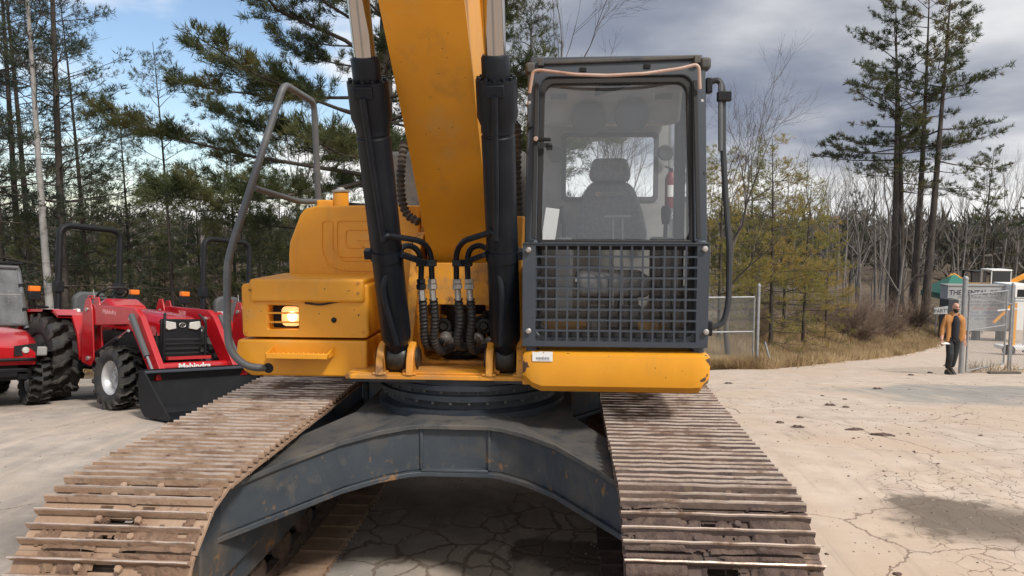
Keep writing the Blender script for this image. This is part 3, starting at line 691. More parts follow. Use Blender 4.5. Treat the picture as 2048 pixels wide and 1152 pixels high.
# ---- boom cylinders
dirc = V(0, -.63, 1.565).normalized()
for sx in (-1, 1):
    x = XB + sx*.318
    base = V(x, -.50, 1.355); gl = base + dirc*1.56
    mb = MB().lathe([(.0, .02), (.060, .02), (.066, .10), (.082, .13), (.086, .16), (.086, 1.32), (.080, 1.325), (.080, 1.335), (.086, 1.34), (.086, 1.375), (.102, 1.42), (.102, 1.60), (.0, 1.60)], 28, along(base, gl))
    cyl = mb.build('boom_cylinder', M['cyl'], EX)
    MB().lathe([(.070, 1.60), (.070, 1.70), (.062, 1.715), (.05, 1.715)], 24, along(base, gl)).build('gland', M['cyl'], cyl)
    MB().lathe([(.0525, 1.70), (.0525, 3.1), (0, 3.1)], 24, along(base, gl)).build('rod', M['chrome'], cyl)
    bme = MB().lathe([(.010, 0), (.010, .016), (0, .016)], 8).mesh('bolt', M['cyl'])
    Mg = along(base, gl)
    for k in range(12): inst('bolt', bme, cyl, Mg @ Matrix.Translation((.087*math.cos(k*math.pi/6), .087*math.sin(k*math.pi/6), 1.598)))
    MB().lathe([(0, -.055), (.075, -.055), (.085, -.04), (.085, .04), (.075, .055), (0, .055)], 24, Matrix.Translation(base) @ Matrix.Rotation(R(90), 4, 'Y')).build('base_eye', M['grease'], cyl)
    # clevis plates and pin on the deck
    for q in (-1, 1):
        xx = x+q*.088
        pol = [(-.63, 1.27), (-.61, 1.36), (-.57, 1.42), (-.50, 1.45), (-.43, 1.42), (-.39, 1.36), (-.34, 1.27)]
        MB().prism(pol, 'x', xx-.021, xx+.021).build('clevis_plate', M['yellow_worn'], EX, .006)
        MB().box((xx-.04, -.625, 1.2725), (xx+.04, -.55, 1.285)).build('clevis_foot', M['yellow_worn'], EX, .003)
        MB().lathe([(.062, 0), (.062, .012), (.05, .02), (0, .02)], 20, along((xx+q*.02, -.50, 1.355), (xx+q*.2, -.50, 1.355))).build('pin_boss', M['grease'], EX)
    # port block and long pipe on the barrel front
    fr = V(0, -1, 0) - dirc*(V(0, -1, 0).dot(dirc)); fr.normalize()
    pb = base + dirc*1.56 + fr*.105
    MB().box((-.046, -.03, -.02), (.046, .03, .012), 0, frame(pb, (1, 0, 0), dirc)).build('port_block', M['cyl'], cyl, .004)
    px = (lambda a: a) if sx < 0 else None
    s0 = pb - dirc*.02 + fr*.02; s1 = base + dirc*.78 + fr*.112 + V(sx*-.02, 0, 0)
    if sx < 0: path = [s0, s1, at(770, 470, -.92), at(845, 482, -.75), at(862, 505, -.66), at(864, 560, -.60)]
    else: path = [s0, s1, at(990, 462, -.92), at(925, 482, -.75), at(912, 505, -.66), at(913, 560, -.60)]
    MB().tube(fillet(path, .06, 6), .0165, 10).build('steel_pipe', M['cyl'], cyl)
    if sx < 0: path = [at(795, 690, -.70), at(770, 600, -.76), at(770, 560, -.78), at(790, 510, -.76), at(812, 492, -.70), at(832, 498, -.66), at(842, 520, -.64), at(842, 562, -.60)]
    else: path = [at(1000, 690, -.72), at(1004, 600, -.78), at(1000, 560, -.78), at(985, 510, -.76), at(962, 492, -.70), at(942, 498, -.66), at(935, 520, -.64), at(936, 562, -.60)]
    MB().tube(catmull(path, 6), .0165, 10).build('steel_pipe', M['cyl'], cyl)
    cen = base + dirc*.67
    MB().lathe([(.088, -.028), (.093, -.028), (.093, .028), (.088, .028)], 28, along(cen, cen+dirc)).build('clamp_band', M['cyl'], cyl)
    MB().box((-.016, -.025, -.02), (.02, .025, .03), 0, frame(cen+V(sx*.10, -.02, 0), (1, 0, 0), dirc)).build('clamp_lug', M['cyl'], cyl, .003)
    tgt = at(853 if sx < 0 else 925, 526, -.64)
    MB().bar(cen+V(-sx*.08, -.05, 0), tgt, .03, .05, up=(0, -1, 0)).build('pipe_bracket', M['cyl'], cyl, .004)
    MB().box(tgt-V(.055, .028, .019), tgt+V(.055, .028, .019)).build('pipe_clamp', M['cyl'], cyl, .005)
# couplings and spiral-wrapped hoses into the opening
ends = [(842, 866, 690, 850, 1), (864, 888, 700, 868, 1), (914, 930, 692, 915, 1), (938, 955, 700, 940, 1)]
for i, (xa, xb_, yb_, xm, _) in enumerate(ends):
    a = at(xa, 558, -.60); b = at(xa+1, 580, -.60); c = at(xa+3, 602, -.60)
    MB().lathe([(0, 0), (.026, 0), (.026, .022), (.022, .026), (.030, .03), (.030, .055), (.024, .06), (0, .06)], 6, along(a, b)).build('coupling', M['steel'] if i in (1, 2, 3) else M['cyl'], EX)
    MB().tube([b, c], .0185, 10).build('ferrule', M['steel'], EX)
    path = resample(catmull([c+V(0, 0, .01), at(xa+6, 640, -.56), at(xm, 680, -.50), at(xb_-6, yb_+2, -.42), at(xb_+16, yb_-6, -.28), at(xb_+34, yb_-22, -.16)], 10), .0075)
    rs = [.0235 + .0035*math.cos(2*math.pi*j/3.2) for j in range(len(path))]
    MB().tube(path, rs, 10).build('spiral_hose', M['hose'], EX)
    e = path[int(len(path)*.80)]; f_ = path[int(len(path)*.90)]
    MB().lathe([(.03, 0), (.03, .05), (.042, .055), (.042, .075), (0, .075)], 12, along(e, f_)).build('hose_end', M['steel'], EX)
# the two tall wrapped hoses behind the cylinders
for pts in ([(808, 285, .10), (803, 330, .06), (802, 380, .02), (812, 425, -.02), (838, 445, -.05)], [(1024, 243, .05), (1035, 262, .0), (1034, 330, -.02), (1036, 400, -.03), (1038, 468, -.04), (1040, 540, -.04)]):
    path = resample(catmull([at(*p) for p in pts], 10), .009)
    rs = [.026 + .006*math.cos(2*math.pi*j/3.6) for j in range(len(path))]
    MB().tube(path, rs, 10).build('spiral_hose', M['hose_dirty'], EX)
MB().tube(fillet([at(1000, 262, .12), at(1012, 243, .1), at(1026, 246, .05)], .03), .024, 10).build('hose_elbow', M['galv'], EX)

# ---- left-hand tool box, step and fuel tank
def rbox(name, x0, x1, y0, y1, z0, z1, mt, parent=EX, bev=.02): return MB().box((x0, y0, z0), (x1, y1, z1)).build(name, mt, parent, bev, 3)
yL = -.42
TBx0, TBx1 = at(483, 620, yL).x, at(737, 620, yL).x
tz0, tz1 = at(600, 675, yL).z, at(600, 568, yL).z
# front shell with lamp opening
lo_x, hi_x, lo_z, hi_z = at(536, 640, yL).x, at(596, 640, yL).x, at(560, 659, yL).z, at(560, 611, yL).z
out = rrect(TBx0, TBx1, tz0, tz1, .025); inn = rrect(lo_x, hi_x, lo_z, hi_z, .012)
# match loops by angle: same vertex count and corner order
mb = MB(); mb.ring(([V(x, yL, z) for x, z in out], [V(x+.0, .10, z) for x, z in out]), ([V(x, yL, z) for x, z in inn], [V(x, yL+.10, z) for x, z in inn]))
tb = mb.build('tool_box', M['yellow'], EX, .014, 3)
MB().box((lo_x-.002, yL+.085, lo_z-.002), (hi_x+.002, yL+.10, hi_z+.002)).build('lamp_recess', M['dark'], tb)
for zz in (.30, .68): MB().bar((lo_x-.004, yL+.012, lo_z+(hi_z-lo_z)*zz), (hi_x+.004, yL+.012, lo_z+(hi_z-lo_z)*zz), .012, .010).build('lamp_bar', M['yellow'], tb)
lc = V(hi_x-.060, yL+.05, (lo_z+hi_z)/2+.002)
MB().add([(lc.x+a, lc.y, lc.z+b) for a, b in rrect(-.060, .058, -.060, .060, .03)], [tuple(range(24))]).build('work_lamp', M['lamp'], tb)
MB().lathe([(.030, 0), (.024, .008), (0, .012)], 16, along(lc+V(.008, -.004, 0), lc+V(.008, -1, 0))).build('bulb', M['lamp_core'], tb)
lx0, lx1 = at(498, 580, yL-.025).x, at(727, 580, yL-.025).x
MB().box((lx0, yL-.022, at(600, 604, yL).z), (lx1, .12, at(600, 558, yL).z)).build('tool_box_lid', M['yellow'], tb, .016, 3)
MB().tube(catmull([at(610, 606, yL-.006), at(640, 609, yL-.012), at(665, 605, yL-.008), at(685, 602, yL-.004)], 6), .006, 6).build('cable', M['rubber'], tb)
for px, py in ((500, 580), (716, 586), (716, 566), (726, 664), (492, 664)):
    p = at(px, py, yL-.024 if py < 600 else yL-.002); MB().lathe([(0, 0), (.0085, 0), (.0085, .005), (0, .006)], 6, along(p, p+V(0, -1, 0))).build('screw', M['yellow_worn'], tb)
p = at(668, 640, yL-.001); MB().lathe([(0, 0), (.016, 0), (.016, .006), (.012, .008), (0, .008)], 16, along(p, p+V(0, -1, 0))).build('key_lock', M['black'], tb)
sx0, sx1 = at(471, 700, yL).x, at(735, 700, yL).x; sz0, sz1 = at(600, 752, yL).z, at(600, 680, yL).z
mb = MB(); mb.prism([(sx0+.02, sz1), (sx1, sz1), (sx1, sz0), (sx0+.10, sz0), (sx0+.055, sz0+.03), (sx0+.0, sz0+.105)], 'y', yL-.012, .10)
stp = mb.build('lower_step_box', M['yellow'], EX, .014, 3)
a0 = at(529, 718, yL-.14); a1 = at(655, 718, yL-.14); b0 = at(545, 692, yL)
mb = MB(); mb.box((a0.x, yL-.13, a0.z), (a1.x, yL-.118, a0.z+.032)); mb.box((a0.x, yL-.118, a0.z), (a1.x, yL-.012, a0.z+.006))
for q in (a0.x, a1.x-.008): mb.prism([(yL-.13, a0.z), (yL-.013, a0.z), (yL-.013, a0.z+.055), (yL-.13, a0.z+.032)], 'x', q, q+.008)
for k in range(12):
    q = a0.x+.02+(a1.x-a0.x-.04)*k/11; mb.prism([(q-.013, a0.z+.006), (q+.013, a0.z+.006), (q, a0.z+.03)], 'y', yL-.06, yL-.054)
mb.build('foot_step', M['yellow'], stp, .003)
hp = at(537, 736, yL-.012)
MB().lathe([(0, 0), (.031, 0), (.031, .004), (0, .004)], 18, along(hp+V(0, .002, 0), hp+V(0, -1, 0))).build('rail_socket', M['dark'], stp)
# fuel tank behind
yT = .10
tx0, tx1 = at(577, 500, yT).x, at(846, 500, yT).x - .02
tzt, tzb = at(650, 411, yT).z, 1.275
prof = [(tx0, tzb), (tx1, tzb), (tx1, tzt), (tx0+.20, tzt), (tx0+.12, tzt-.02), (tx0+.085, tzt-.06), (tx0+.01, tzt-.24), (tx0, tzt-.32)]
tank = MB().prism(prof, 'y', yT, .93).build('fuel_tank', M['yellow'], EX, .013, 3)
# embossed maker's mark: raised rib lines
def ribs(lines, r=.0055):
    mb = MB()
    for pl, closed in lines:
        pts = fillet([at(x, y, yT-.001) for x, y in pl], .03, 4, closed)
        if closed: pts = pts
        mb.tube(pts, r, 6, closed=closed)
    return mb
ribs([([(644, 441), (665, 441), (665, 500), (684, 521), (760, 521), (760, 541), (690, 541), (655, 530), (644, 500)], True),
      ([(674, 441), (757, 441), (757, 459), (691, 459), (691, 495), (735, 495), (746, 513), (680, 513), (674, 500)], True),
      ([(714, 480), (750, 480), (750, 513)], False), ([(714, 480), (742, 510)], False)]).build('embossed_emblem', M['yellow'], tank)
fc = at(682, 412, yT+.12)
MB().lathe([(.052, -.02), (.052, .085), (.046, .092), (.0, .092)], 20, Matrix.Translation((fc.x, fc.y, tzt))).build('filler_neck', M['yellow'], tank)
MB().lathe([(.058, .093), (.060, .104), (.030, .112), (.02, .124), (0, .124)], 20, Matrix.Translation((fc.x, fc.y, tzt))).build('filler_cap', M['steel'], tank)
MB().box((fc.x-.16, fc.y-.03, tzt-.01), (fc.x-.045, fc.y+.1, tzt+.04)).build('vent_box', M['yellow'], tank, .01)
MB().box((tx1-.02, yT+.02, 1.275), (tx1+.10, yT+.5, tzt-.04)).build('side_panel', M['yellow_worn'], EX, .01)
# handrail
hr = fillet([at(534, 736, yL+.01), at(490, 733, yL-.07), at(458, 700, yL-.09), at(454, 640, yL-.07), at(455, 528, yL-.03), at(464, 492, yL-.0), at(568, 168, -.12), at(628, 205, .42), at(637, 402, .5)], .07, 6)
MB().tube(hr, .0225, 12).build('handrail', M['rail'], EX)
MB().tube(fillet([at(509, 376, -.26), at(598, 403, .2), at(642, 403, .42)], .06), .0185, 10).build('handrail_brace', M['rail'], EX)

# ---- cab
CX0, CX1, ZB, ZT = .376, 1.365, 1.475, 3.045
def yC(z): return -.795 + max(0, z-2.03)*.16
cabm = MB()
def loopz(x0, x1, z0, z1, r, dy, n=5): return [V(x, yC(z)+dy, z) for x, z in rrect(x0, x1, z0, z1, r, n)]
gx0, gx1 = CX0+.098, CX1-.105
def tap(lp, k=.020):     # the cab narrows a little towards its roof
    c = (CX0+CX1)/2; return [V(c+(p.x-c)*(1-k*2*max(0, p.z-2.03)), p.y, p.z) for p in lp]
oz = dict(z0=ZB, z1=ZT-.03)
cabm.ring((tap(loopz(CX0, CX1, ZB, ZT-.03, .045, 0)), tap(loopz(CX0, CX1, ZB, ZT-.03, .045, .10))), (tap(loopz(gx0-.03, gx1+.03, ZB+.055, ZT-.115, .065, 0)), tap(loopz(gx0-.03, gx1+.03, ZB+.055, ZT-.115, .065, .10))))
YR = .52
# roof, rear and side posts, sills
cw = .022
def cbx(a, b): cabm.box(a, b)
c_ = (CX0+CX1)/2; tw = (CX1-CX0)/2*(1-.04)
cabm.prism([(yC(3.0)+.02, ZT-.06), (yC(3.0)+.03, ZT), (.0, ZT+.045), (.6, ZT+.02), (.68, ZT-.06)], 'x', c_-tw+.01, c_+tw-.01)
for x in (CX0, CX1-.06):
    xx = x+(.018 if x < c_ else -.018)
    cabm.box((xx, .62, 1.275), (xx+.06, .70, ZT-.05))
    cabm.box((xx, .0, 1.275), (xx+.06, .06, ZT-.05))
    cabm.box((xx, -.70, 1.275), (xx+.06, .65, 1.95 if x < c_ else 1.75))
    cabm.bar((xx+.03, yC(2.98)+.05, ZT-.07), (xx+.03, .66, ZT-.07), .06, .07)
    cabm.bar((xx+.03, -.74, 1.3), (xx+.03, -.74, 2.05), .06, .08, up=(0, 1, 0))
cabm.box((CX0+.02, .63, 1.275), (CX1-.02, .69, 2.28)); cabm.box((CX0+.02, .63, 2.80), (CX1-.02, .69, ZT-.05))
cabm.box((CX0+.02, -.72, 1.275), (CX1-.02, .66, 1.30))
cab = cabm.build('cab', M['slate'], EX, .008)
mb = MB(); mb.ring((tap(loopz(gx0-.031, gx1+.031, ZB+.054, ZT-.114, .065, .012)), tap(loopz(gx0-.031, gx1+.031, ZB+.054, ZT-.114, .065, .06))), (tap(loopz(gx0+.0, gx1-.0, ZB+.09, ZT-.150, .055, .012)), tap(loopz(gx0, gx1, ZB+.09, ZT-.150, .055, .06))))
mb.build('window_gasket', M['rubber'], cab, .004)
up_l = tap(loopz(gx0, gx1, 2.055, ZT-.150, [.045, .045, .055, .055], .036)); lo_l = tap(loopz(gx0, gx1, ZB+.09, 2.0, [.055, .055, .01, .01], .036))
MB().add(up_l, [tuple(range(len(up_l)))]).build('windshield', M['glass'], cab)
MB().add(lo_l, [tuple(range(len(lo_l)))]).build('lower_window', M['glass_thin'], cab)
MB().box((gx0-.01, yC(2.0)+.02, 1.998), (gx1+.01, yC(2.0)+.07, 2.052)).build('window_bar', M['rubber'], cab, .006)
# perforated guard over the lower window
ga, gb = at(1045, 692, -.825), at(1420, 486, -.825)
bm = bmesh.new(); NXh, NYh = 15, 9
hx0, hx1, hz0, hz1 = at(1071, 600, -.825).x, at(1393, 600, -.825).x, at(1200, 683, -.825).z, at(1200, 492, -.825).z
xs_ = [ga.x]; zs_ = [ga.z]; px_ = (hx1-hx0)/NXh; pz_ = (hz1-hz0)/NYh; t_ = .0050
for k in range(NXh): xs_ += [hx0+k*px_+(t_ if k else 0), hx0+(k+1)*px_-(t_ if k < NXh-1 else 0)]
for k in range(NYh): zs_ += [hz0+k*pz_+(t_ if k else 0), hz0+(k+1)*pz_-(t_ if k < NYh-1 else 0)]
xs_.append(gb.x); zs_.append(gb.z); xs_.sort(); zs_.sort()
gv = [[bm.verts.new((x, -.825, z)) for z in zs_] for x in xs_]
for i in range(len(xs_)-1):
    for j in range(len(zs_)-1):
        if i % 2 == 1 and j % 2 == 1: continue
        bm.faces.new((gv[i][j], gv[i+1][j], gv[i+1][j+1], gv[i][j+1]))
bm.normal_update(); bmesh.ops.solidify(bm, geom=bm.faces[:], thickness=.007)
gme = bpy.data.meshes.new('front_guard'); bm.to_mesh(gme); bm.free(); gme.materials.append(M['slate'])
gd = inst('front_guard', gme, cab)
MB().box((ga.x, -.835, gb.z-.006), (gb.x, -.76, gb.z)).build('guard_flange', M['slate'], cab, .003)
bme = MB().lathe([(.019, 0), (.019, .006), (.013, .012), (0, .014)], 14, Matrix.Rotation(R(90), 4, 'X')).mesh('guard_bolt', M['steel'])
for q in ((1057, 500), (1410, 498), (1057, 662), (1412, 664)): inst('guard_bolt', bme, cab, Matrix.Translation(at(*q, -.838)) @ Matrix.Scale(.82, 4))
for q in ((1059, 207), (1403, 203)): inst('guard_bolt', bme, cab, Matrix.Translation(at(*q, -.655)) @ Matrix.Scale(.8, 4))
kme = MB().lathe([(.018, 0), (.016, .014), (0, .016)], 14, Matrix.Rotation(R(90), 4, 'X')).mesh('rubber_stop', M['rubber'])
for q in ((1059, 250), (1057, 357), (1057, 465), (1405, 350)): inst('rubber_stop', kme, cab, Matrix.Translation(at(*q, -.69)))
# inner channel strips on the two front posts
for xx in (CX0+.052, CX1-.058):
    MB().bar((xx+(.006 if xx < c_ else -.006), yC(2.06)-.006, 2.06), (xx+(.018 if xx < c_ else -.018), yC(2.9)-.006, 2.90), .022, .016, up=(0, 1, 0)).build('post_channel', M['rubber'], cab, .003)
# roof lip, brackets and the sagging copper rail
ra, rb = at(1082, 128, -.62), at(1393, 116, -.62)
mb = MB(); mb.bar(ra, rb, .07, .022); mb.build('roof_visor', M['slate_dusty'], cab, .006)
for px in (1082, 1392):
    p = at(px, 122 if px > 1200 else 128, -.625); MB().box(p-V(.016, .05, .02), p+V(.016, .04, .02)).build('visor_bracket', M['slate_dusty'], cab, .004)
for px, py in ((1062, 122), (1391+18, 112)):
    p = at(px, py+14, -.61); MB().box(p-V(.028, .05, .04), p+V(.028, .05, .022)).build('roof_corner', M['slate_dusty'], cab, .014)
rp = [at(1059, 186, -.71), at(1066, 143, -.72), at(1078, 140, -.72), at(1150, 149, -.73), at(1215, 151, -.73), at(1290, 147, -.73), at(1360, 137, -.72), at(1392, 129, -.72), at(1398, 135, -.72), at(1400, 178, -.70)]
MB().tube(fillet(rp, .02, 4), .0088, 8).build('visor_rail', M['copper'], cab)
for px, py in ((1166, 140), (1294, 133)):
    p = at(px, py, -.64); MB().box(p-V(.018, .012, .012), p+V(.018, .012, .012)).build('hinge', M['black'], cab, .003)
# latches at the left post
p = at(1086, 279, -.73); MB().box(p-V(.030, .012, .010), p+V(.042, .012, .010)).build('latch', M['black'], cab, .004)
p = at(1096, 292, -.70); MB().box(p-V(.012, .012, .007), p+V(.024, .012, .007)).build('latch', M['black'], cab, .003)
p = at(1072, 278, -.73); MB().lathe([(0, 0), (.014, 0), (.012, .02), (0, .022)], 10, along(p, p+V(0, -1, 0))).build('latch_screw', M['copper'], cab)
# right-hand grab rail with mirror clamp
gr = fillet([at(1416, 172, -.60), at(1424, 162, -.60), at(1438, 160, -.61), at(1446, 178, -.62), at(1446, 300, -.64), at(1453, 420, -.66), at(1459, 500, -.68), at(1457, 610, -.70), at(1446, 648, -.71), at(1420, 656, -.71)], .05, 5)
MB().tube(gr, .0165, 10).build('grab_rail', M['rail_dark'], cab)
MB().tube([at(1441, 168, -.635), at(1441, 302, -.655)], .013, 8).build('mirror_stay', M['rail'], cab)
p = at(1448, 193, -.64); MB().box(p-V(.036, .022, .026), p+V(.036, .022, .026)).build('mirror_clamp', M['black'], cab, .005)
for py, yy in ((172, -.60), (656, -.71)):
    p = at(1418, py, yy); MB().box(p-V(.02, .03, .04), p+V(.014, .03, .04)).build('rail_mount', M['black'], cab, .006)
# side glass and rear glass
for x, zlo in ((CX0+.045, 1.95), (CX1-.045, 1.75)):
    MB().add([(x, -.66, zlo), (x, 0.0, zlo), (x, 0.0, 2.98), (x, -.58, 2.98)], [(0, 1, 2, 3)]).build('side_window', M['glass_thin'], cab)
    MB().add([(x, .06, zlo), (x, .62, zlo), (x, .62, 2.98), (x, .06, 2.98)], [(0, 1, 2, 3)]).build('side_window', M['glass_thin'], cab)
# rear trim wall with window
w0, w1, wz0, wz1 = at(1127, 330, YR).x, at(1313, 330, YR).x, at(1220, 399, YR).z, at(1220, 269, YR).z
out = rrect(CX0+.05, CX1-.05, 1.30, ZT-.07, .02); inn = rrect(w0, w1, wz0, wz1, .025)
mb = MB(); mb.ring(([V(x, YR, z) for x, z in out], [V(x, YR+.04, z) for x, z in out]), ([V(x, YR, z) for x, z in inn], [V(x, YR+.04, z) for x, z in inn])); mb.build('rear_trim', M['trim'], cab)
inn2 = rrect(w0+.018, w1-.018, wz0+.018, wz1-.018, .02); out2 = rrect(w0-.012, w1+.012, wz0-.012, wz1+.012, .03)
mb = MB(); mb.ring(([V(x, YR-.012, z) for x, z in out2], [V(x, YR+.03, z) for x, z in out2]), ([V(x, YR-.012, z) for x, z in inn2], [V(x, YR+.03, z) for x, z in inn2])); mb.build('rear_window_frame', M['trim_dark'], cab)
MB().add([V(x, YR+.05, z) for x, z in inn], [tuple(range(len(inn)))]).build('rear_window', M['glass_thin'], cab)
# headliner sloping from windshield to rear wall, with two round vents
MB().add([(CX0+.06, -.50, 2.93), (CX1-.06, -.50, 2.93), (CX1-.06, YR-.002, 2.97), (CX0+.06, YR-.002, 2.97)], [(0, 1, 2, 3)]).build('headliner', M['trim'], cab)
hd = MB().prism([(-.24, 2.985), (-.12, 2.745), (.50, 2.81), (.50, 2.985)], 'x', CX0+.07, CX1-.07); hd.build('rear_header', M['trim'], cab, .02)
for q in ((1178, 236, -.19), (1263, 229, -.19), (1111, 309, .46), (1331, 305, .46)):
    p = at(*q); rr = .105 if q[2] < .4 else .055
    MB().lathe([(0, 0), (rr, 0), (rr, .012), (rr*.85, .018), (0, .014)], 24, along(p, p+V(0, -1, -.2))).build('round_vent', M['trim_dark'], cab)
for px in (1118, 1328):
    p = at(px, 193, -.30); MB().box(p-V(.05, .01, .016), p+V(.05, .01, .016)).build('sun_visor_clip', M['trim_dark'], cab, .004)
p = at(1232, 172, -.55); mb = MB(); mb.prism([(p.x-.12, p.z-.055), (p.x-.11, p.z-.0), (p.x+.13, p.z+.045), (p.x+.14, p.z+.03), (p.x+.02, p.z-.02)], 'y', p.y-.006, p.y+.012); mb.build('wiper_motor', M['black'], cab, .004)
MB().bar(at(1130, 166, -.60), at(1325, 161, -.60), .016, .014).build('wiper_rail', M['black'], cab, .003)
# seat: cushion, backrest, headrest, armrests and levers
def cushion(name, prof, d, yb, mt, tilt=0):
    """rounded cushion from an outline (x,z) with thickness d"""
    cx = sum(p[0] for p in prof)/len(prof); cz = sum(p[1] for p in prof)/len(prof)
    rings = []
    for y, k in ((0, .80), (.02, .93), (.05, 1.0), (d-.03, 1.0), (d, .9)):
        rings.append([V(cx+(x-cx)*k, yb+y+(z-cz)*tilt, cz+(z-cz)*(1-(1-k)*.8)) for x, z in prof])
    n = len(prof); vs = [p for r in rings for p in r]
    fs = [(i*n+j, i*n+(j+1) % n, (i+1)*n+(j+1) % n, (i+1)*n+j) for i in range(4) for j in range(n)] + [tuple(range(n)), tuple(range(4*n, 5*n))]
    return MB().add(vs, fs).build(name, mt, cab, angle=50)
YS = .12
def sp(lst): return [(at(x, y, YS).x, at(x, y, YS).z) for x, y in lst]
def rnd(lst, n=4): return [(p.x, p.z) for p in fillet([V(x, 0, z) for x, z in lst], .035, n, True)]
cushion('headrest', rnd(sp([(1184, 364), (1178, 352), (1186, 316), (1255, 315), (1263, 350), (1258, 363)])), .11, YS-.02, M['seat'], .1)
cushion('seat_back', rnd(sp([(1150, 470), (1158, 424), (1172, 376), (1186, 362), (1256, 362), (1271, 376), (1287, 424), (1296, 470), (1288, 500), (1158, 500)])), .14, YS, M['seat'], .12)
MB().box((at(1150, 500, 0).x, -.38, 1.70), (at(1292, 500, 0).x, .16, 1.84)).build('seat_cushion', M['seat'], cab, .05, 4)
MB().box((at(1175, 600, 0).x, -.25, 1.30), (at(1270, 600, 0).x, .16, 1.70)).build('seat_base', M['trim_dark'], cab, .02)
p = at(1221, 388, YS-.005)
text('seat_lettering', 'LIUGONG', .034, M['trim'], frame(p+V(.01, -.008, 0), (1, 0, 0), (0, .12, 1)), cab, .001, bold=.0008, sx=1.25)
q = at(1197, 388, YS-.005)
mb = MB(); mb.add([(q.x+a, q.y-.006, q.z+b) for a, b in ((-.018, -.014), (.014, -.014), (.014, -.006), (-.009, -.006), (-.009, .014), (-.018, .014))], [tuple(range(6))]); mb.add([(q.x+a, q.y-.006, q.z+b) for a, b in ((-.005, -.002), (.014, -.002), (.014, .004), (.002, .004), (.002, .008), (.014, .008), (.014, .014), (-.005, .014))], [tuple(range(8))])
mb.build('seat_emblem', M['copper'], cab)
for sx, cxp in ((-1, 1128), (1, 1325)):
    p = at(cxp, 455, -.10)
    MB().box((p.x-.055, -.42, 1.62), (p.x+.055, .12, p.z-.06)).build('arm_console', M['trim_dark'], cab, .02)
    mb = MB().tube([(p.x, -.22, p.z-.07), (p.x, -.24, p.z+.02)], .012, 8); mb.lathe([(0, 0), (.022, .0), (.028, .04), (.03, .09), (.02, .11), (0, .112)], 12, Matrix.Translation((p.x, -.24, p.z+.02))); mb.build('control_lever', M['rubber'], cab)
for px in (1225, 1244): MB().tube([at(px, 640, -.45), at(px, 432, -.45)], .008, 8).build('travel_lever', M['trim_dark'], cab)
MB().bar(at(1206, 434, -.45), at(1262, 433, -.45), .02, .014).build('lever_handle', M['trim_dark'], cab, .003)
MB().box((CX0+.06, -.72, 1.301), (CX1-.06, .5, 1.32)).build('floor_mat', M['rubber'], cab)
for px in (1192, 1262): MB().box(at(px-18, 640, -.55), at(px+18, 610, -.45)).build('pedal', M['trim_dark'], cab, .005)
MB().bar(at(1150, 560, -.35), at(1300, 560, -.35), .02, .02).build('pedal_rail', M['steel'], cab)
# skirt below the cab
kx0, kx1 = at(1045, 735, -.84).x, at(1421, 735, -.84).x
prof = [(-.80, 1.452), (-.845, 1.44), (-.85, 1.345), (-.835, 1.27), (-.79, 1.232), (-.60, 1.226), (.5, 1.226), (.5, 1.452)]
bm = bmesh.new()
segs = [0, .012, .05, .10] + [.2+.06*i for i in range(11)] + [.90, .95, .985, 1.0]
rows_ = []
for u in segs:
    x = kx0+(kx1-kx0)*u; r = []
    for y, z in prof:
        lift = .055*sst(.085, 0, u)*(z < 1.40) if u < .2 else .050*sst(.94, 1.0, u)*(z < 1.36)
        if z > 1.40: lift = -.012*sst(.02, 0, u)-.012*sst(.98, 1, u)
        back = .02*sst(.03, 0, u)+.02*sst(.97, 1, u)
        r.append(bm.verts.new((x, y+(back if y < -.6 else 0), z+lift)))
    rows_.append(r)
n = len(prof)
for a, b in zip(rows_, rows_[1:]):
    for j in range(n): bm.faces.new((a[j], b[j], b[(j+1) % n], a[(j+1) % n]))
bm.faces.new(rows_[0]); bm.faces.new(rows_[-1][::-1]); bmesh.ops.recalc_face_normals(bm, faces=bm.faces)
kme = bpy.data.meshes.new('cab_skirt'); bm.to_mesh(kme); bm.free()
def skirt_mat():
    m = M['yellow'].copy(); m.name = 'yellow_paint_chipped'; t = m.node_tree; nd = t.nodes; b = nd['Principled BSDF']
    src = b.inputs['Base Color'].links[0].from_socket
    geo = nd.new('ShaderNodeNewGeometry'); sepn = nd.new('ShaderNodeSeparateXYZ'); t.links.new(geo.outputs['Position'], sepn.inputs[0])
    nz = nd.new('ShaderNodeTexNoise'); nz.inputs['Scale'].default_value = 14; nz.inputs['Detail'].default_value = 6; t.links.new(geo.outputs['Position'], nz.inputs['Vector'])
    def mth(op, a, c):
        n = nd.new('ShaderNodeMath'); n.operation = op
        for i, q in enumerate((a, c)):
            if isinstance(q, (int, float)): n.inputs[i].default_value = q
            else: t.links.new(q, n.inputs[i])
        return n.outputs[0]
    # paint knocked off along the outer edges
    dxr = mth('SUBTRACT', kx1, sepn.outputs[0]); dxl = mth('SUBTRACT', sepn.outputs[0], kx0)
    e = mth('MINIMUM', dxr, mth('ADD', dxl, .018)); e = mth('SUBTRACT', e, mth('MULTIPLY', mth('SUBTRACT', nz.outputs[0], .50), .30))
    mr = nd.new('ShaderNodeMapRange'); mr.inputs[1].default_value = .012; mr.inputs[2].default_value = .008; t.links.new(e, mr.inputs[0])
    mx = nd.new('ShaderNodeMix'); mx.data_type = 'RGBA'; t.links.new(mr.outputs[0], mx.inputs[0]); t.links.new(src, mx.inputs[6]); mx.inputs[7].default_value = (.085, .045, .03, 1)
    t.links.new(mx.outputs[2], b.inputs['Base Color']); return m
kme.materials.append(skirt_mat()); kme.polygons.foreach_set('use_smooth', [True]*len(kme.polygons)); kme.set_sharp_from_angle(angle=R(28))
sk = inst('cab_skirt', kme, EX)
p = at(1085, 713, -.853); hw, hh = .054, .026
